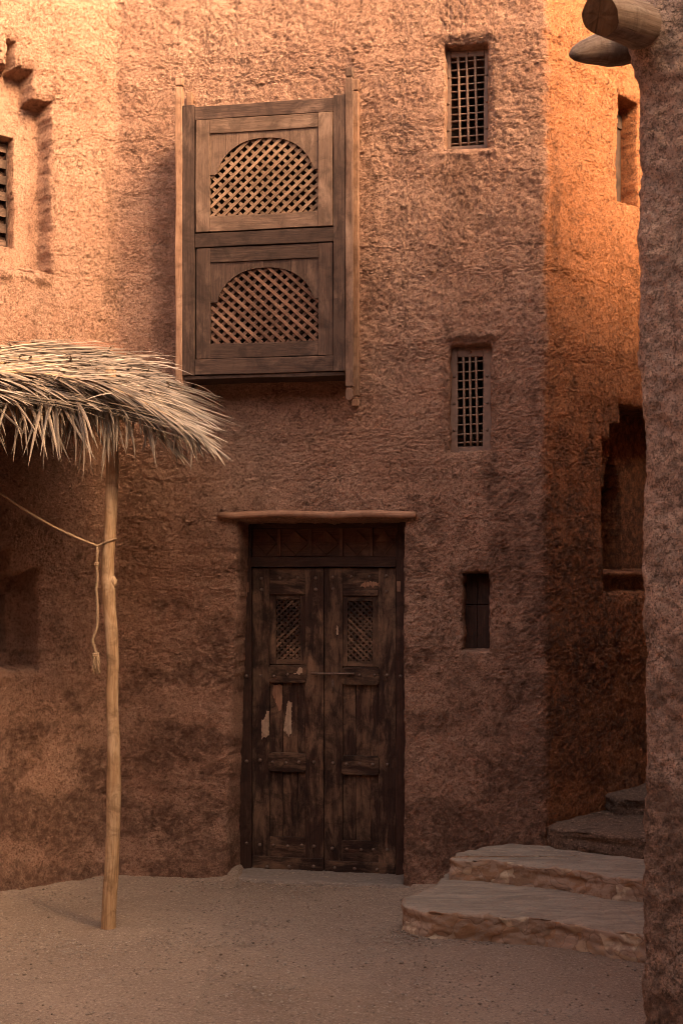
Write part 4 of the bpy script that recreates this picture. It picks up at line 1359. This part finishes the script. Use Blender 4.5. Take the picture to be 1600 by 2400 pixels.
rows = []
for j in range(10):      # overlapping courses laid left to right, rear to front
    y = 6.98 - j * .115
    x_end = -1.10 + .055 * j + random.uniform(-.05, .05)
    for kx in (0, 1, 2):
        rows.append((y + random.uniform(-.03, .03), x_end - kx * .95 + random.uniform(-.1, .1), j))
random.shuffle(rows)
for (y, xe, j) in rows:
    L = random.uniform(1.0, 1.25)
    h = random.uniform(.005, .04)
    y1 = y - random.uniform(.02, .16)
    front = j >= 7
    frond([rp(xe - L, y + .05, h + .01), rp(xe - L * .66, y + .03, h + .02), rp(xe - L * .33, lerp(y, y1, .5), h + .015), rp(xe, y1, h - .02)],
          34, .36, .7 if front else .15, .15, .42)
# front fringe: fronds lying along the eaves, near leaflets hanging down
def fringe(ctrl, nl, Lf):
    if ctrl[3][0] > -1.0: Lf *= .72
    fo = frond(ctrl, nl, .26, .8, .3, .45)
    b = MB(); c = [Vector(p) for p in ctrl]
    for k in range(int(nl * 1.5)):
        t = random.random() ** .8 * 2.999; i_ = int(t); p = c[i_].lerp(c[i_ + 1], t - i_)
        tg = (c[i_ + 1] - c[i_]).normalized()
        dv = tg * random.uniform(-.25, .9) + Vector((0, -random.uniform(.1, .5), -random.uniform(.3, 1.2)))
        blade(b, p, dv, Lf * random.uniform(.45, 1.15), random.uniform(.005, .0105), random.uniform(.3, 2.6), Vector((.1, -.9, .3)).normalized(), 6, random.uniform(-1.5, 1.0))
    b.build('hanging_leaflets', M_PALM, fo)
for (xe, y, L) in ((-.66, 6.02, 1.0), (-.90, 5.95, 1.05), (-1.20, 5.90, 1.1), (-1.5, 5.86, 1.1), (-1.9, 5.84, 1.1), (-2.4, 5.82, 1.1), (-1.05, 6.02, .95), (-1.7, 5.95, 1.0), (-1.35, 5.98, .9)):
    fringe([rp(xe - L, y + .10, .03), rp(xe - L * .6, y + .06, .045), rp(xe - L * .3, y + .03, .03), rp(xe, y - .02, -.03)], 42, .36)
# right end tips
for (xe, y, zt) in ((-.62, 6.15, 2.33), (-.76, 6.35, 2.45), (-.78, 6.0, 2.31), (-.88, 6.5, 2.54), (-.74, 6.22, 2.38)):
    frond([rp(xe - 1.15, y + .14, .03), rp(xe - .75, y + .10, .05), (xe - .33, y + .04, roofzs(xe - .33, y) + .03), (xe, y, zt)],
          52, .25, 1.2, .5, .42)

b = MB()
for i in range(420):
    x = random.uniform(-2.6, -.8); y = random.uniform(5.85, 6.9)
    if x > -1.1 and random.random() < (x + 1.1) / .4: continue
    a_ = random.gauss(-.25, .75)
    blade(b, rp(x, y, random.uniform(.03, .065)), Vector((math.cos(a_), math.sin(a_), random.uniform(-.25, .12))), random.uniform(.08, .26), random.uniform(.004, .010), random.uniform(0, 1.5), Vector((random.uniform(-.3, .3), -.3, 1)).normalized(), 5, random.uniform(-3, 3))
o = b.build('loose_leaflets', M_PALM, shel, label='broken crossing leaflets lying over the fronds'); o['kind'] = 'stuff'
# ------------------------------------------------------------------ rope
rope = empty('rope', (-1.2, PY, 1.9), 'thin sisal rope tied round the post, its knotted frayed end hanging beside it', 'rope')
q = MB()
yk = PY - .06
main = []
A_ = at(228, 1279, yk); Bq = Vector(FW.P(FW.px(-190, 1000)[0], 0, .02)); Bq.z = FW.px(-190, 985)[1]
for i in range(25):
    t = i / 24
    p = Bq.lerp(A_, t); p.z -= .10 * 4 * t * (1 - t) * .8
    main.append(p)
q.tube(main, .0060, 8)
c0 = at(256, 1270, PY)
lp = [A_]
for i in range(15):
    th = math.pi * 1.12 + i / 14 * math.pi * 2 * .93
    lp.append(Vector((c0.x + .0345 * math.cos(th) , c0.y + .0345 * math.sin(th), c0.z - .012 + .028 * (math.cos(th) + 1) / 2)))
lp.append(A_ + Vector((.004, .012, -.004)))
q.tube(lp, .0050, 8)
q.build('line', M_ROPE, rope, smooth=True)
q = MB()
hang = [(228, 1281), (229, 1295), (228, 1310), (227, 1322), (229, 1345), (229, 1362), (226, 1378), (228, 1400), (229, 1430), (229, 1458), (227, 1475), (221, 1490), (217, 1502), (221, 1514), (224, 1526), (225, 1534)]
q.tube([at(x, y, yk) for x, y in hang], .0062, 8)
q.build('hanging_end', M_ROPE, rope, smooth=True)
def knot(c, r, turns=2.2, th=.0055, h=.014):
    return [c + Vector((r * math.cos(a), r * math.sin(a) * .9, h * (a / (turns * 6.28) - .5))) for a in [i * turns * 6.28 / 22 for i in range(23)]]
q = MB(); q.tube(knot(at(227, 1322, yk), .0085), .005, 8); q.build('knot', M_ROPE, rope, smooth=True)
q = MB(); q.tube(knot(at(225, 1535, yk), .0125, 2.4, h=.022), .0055, 8); q.build('knot', M_ROPE, rope, smooth=True)
q = MB()
for i in range(46):
    p = at(226 + random.uniform(-5, 5), 1538, yk + random.uniform(-.012, .012)); pts = [p]
    for j in range(9):
        p = p + Vector((random.uniform(-.004, .004) + .003 * math.sin(j * 1.7 + i), random.uniform(-.003, .003), -.0095)); pts.append(p)
    q.tube(pts[:random.randint(6, 10)], .0026, 5)
q.build('frayed_tassel', M_ROPE, rope, smooth=True)

# ------------------------------------------------------------------ gravel and litter
def stone(mb, x, y, z, r):
    base = len(mb.v)
    a0 = random.random() * 6.28
    n = 5
    sx, sy, sz = random.uniform(.7, 1.3), random.uniform(.7, 1.3), random.uniform(.4, .8)
    for ph, rr in ((-.5, .8), (.35, .9)):
        for k in range(n):
            th = a0 + k * 6.28 / n
            j = random.uniform(.75, 1.2)
            mb.v.append((x + r * sx * rr * math.cos(th) * j, y + r * sy * rr * math.sin(th) * j, z + r * sz * ph))
    mb.v.append((x, y, z + r * sz)); u = random.random()
    for k in range(n):
        a = base + k; b = base + (k + 1) % n
        mb.face((a, b, b + n, a + n), [(u, 0), (u, .01), (u, .01), (u, 0)])
        mb.face((a + n, b + n, base + 2 * n), [(u, 0), (u, .01), (u, .01)])
mb = MB()
pts_ = []
for i in range(14000):
    y = 4.7 + (7.3 - 4.7) * random.random(); x = random.uniform(-.29, .25) * y
    pts_.append((x, y))
for i in range(2200):
    pts_.append((-1.12 + random.gauss(.05, .28), 6.0 + random.gauss(0, .12)))
for i in range(900):
    pts_.append((random.uniform(-1.9, .3), 7.1 + random.gauss(-.12, .10)))
for i in range(900):
    a = random.random(); pts_.append((.26 + random.gauss(0, .05) + a * .9 * random.random(), 6.15 - .25 * a + random.gauss(-.03, .05)))
dens = fbm(np.array([p[0] for p in pts_]) * 1.8, np.array([p[1] for p in pts_]) * 2.6, 3, 200)
PXs = np.array([p[0] for p in pts_]); PYs = np.array([p[1] for p in pts_])
zz_ = .010 * fbm(PXs * 1.5, PYs * 1.5, 3, 80) + .0045 * fbm(PXs * 7, PYs * 7, 4, 81)
for (x, y), dn, z in zip(pts_, dens, zz_):
    if random.random() > .45 + dn * 1.1: continue
    dm = (x - C0[0]) * FM.n[0] + (y - C0[1]) * FM.n[1]; dw = (x - C0[0]) * FW.n[0] + (y - C0[1]) * FW.n[1]
    if min(dm, dw) < .02: continue
    z += .030 * math.exp(-min(dm, dw) / .09) * (0 if -.55 < x < .36 else 1)
    r = .0024 + .0048 * random.random() ** 2.2 + (.005 * random.random() if random.random() < .03 else 0)
    stone(mb, x, y, z + r * .25, r)
tag(mb.build('gravel', M_PEBBLE), 'fine pale and dark gravel scattered over the sand', 'gravel', kind='stuff')
mb = MB()
for i in range(420):     # straw and chips by the wall foot, on the threshold and the steps
    c = random.random()
    if c < .35: x, y = random.uniform(-1.2, .9), 0; y = 7.114 - .183 * x - random.uniform(.06, .35); z = .016
    elif c < .55:
        x = random.uniform(-.45, .3); y = 7.114 - .183 * x + random.uniform(-.03, .18); z = .018
    elif c < .8: x = random.uniform(.62, 1.3); y = 6.72 + random.uniform(-.05, .18) - .1 * x; z = Z2 + .012
    else: x = random.uniform(.45, 1.3); y = random.uniform(6.1, 6.6); z = Z1 + .012
    a = random.random() * 6.28
    blade(mb, (x, y, z), Vector((math.cos(a), math.sin(a), random.uniform(-.05, .2))), random.uniform(.008, .035), random.uniform(.0008, .0018), 0, Vector((0, 0, 1)), 2)
tag(mb.build('straw_litter', M_STRAWBIT), 'bits of straw littering the wall foot and steps', 'litter', kind='stuff')
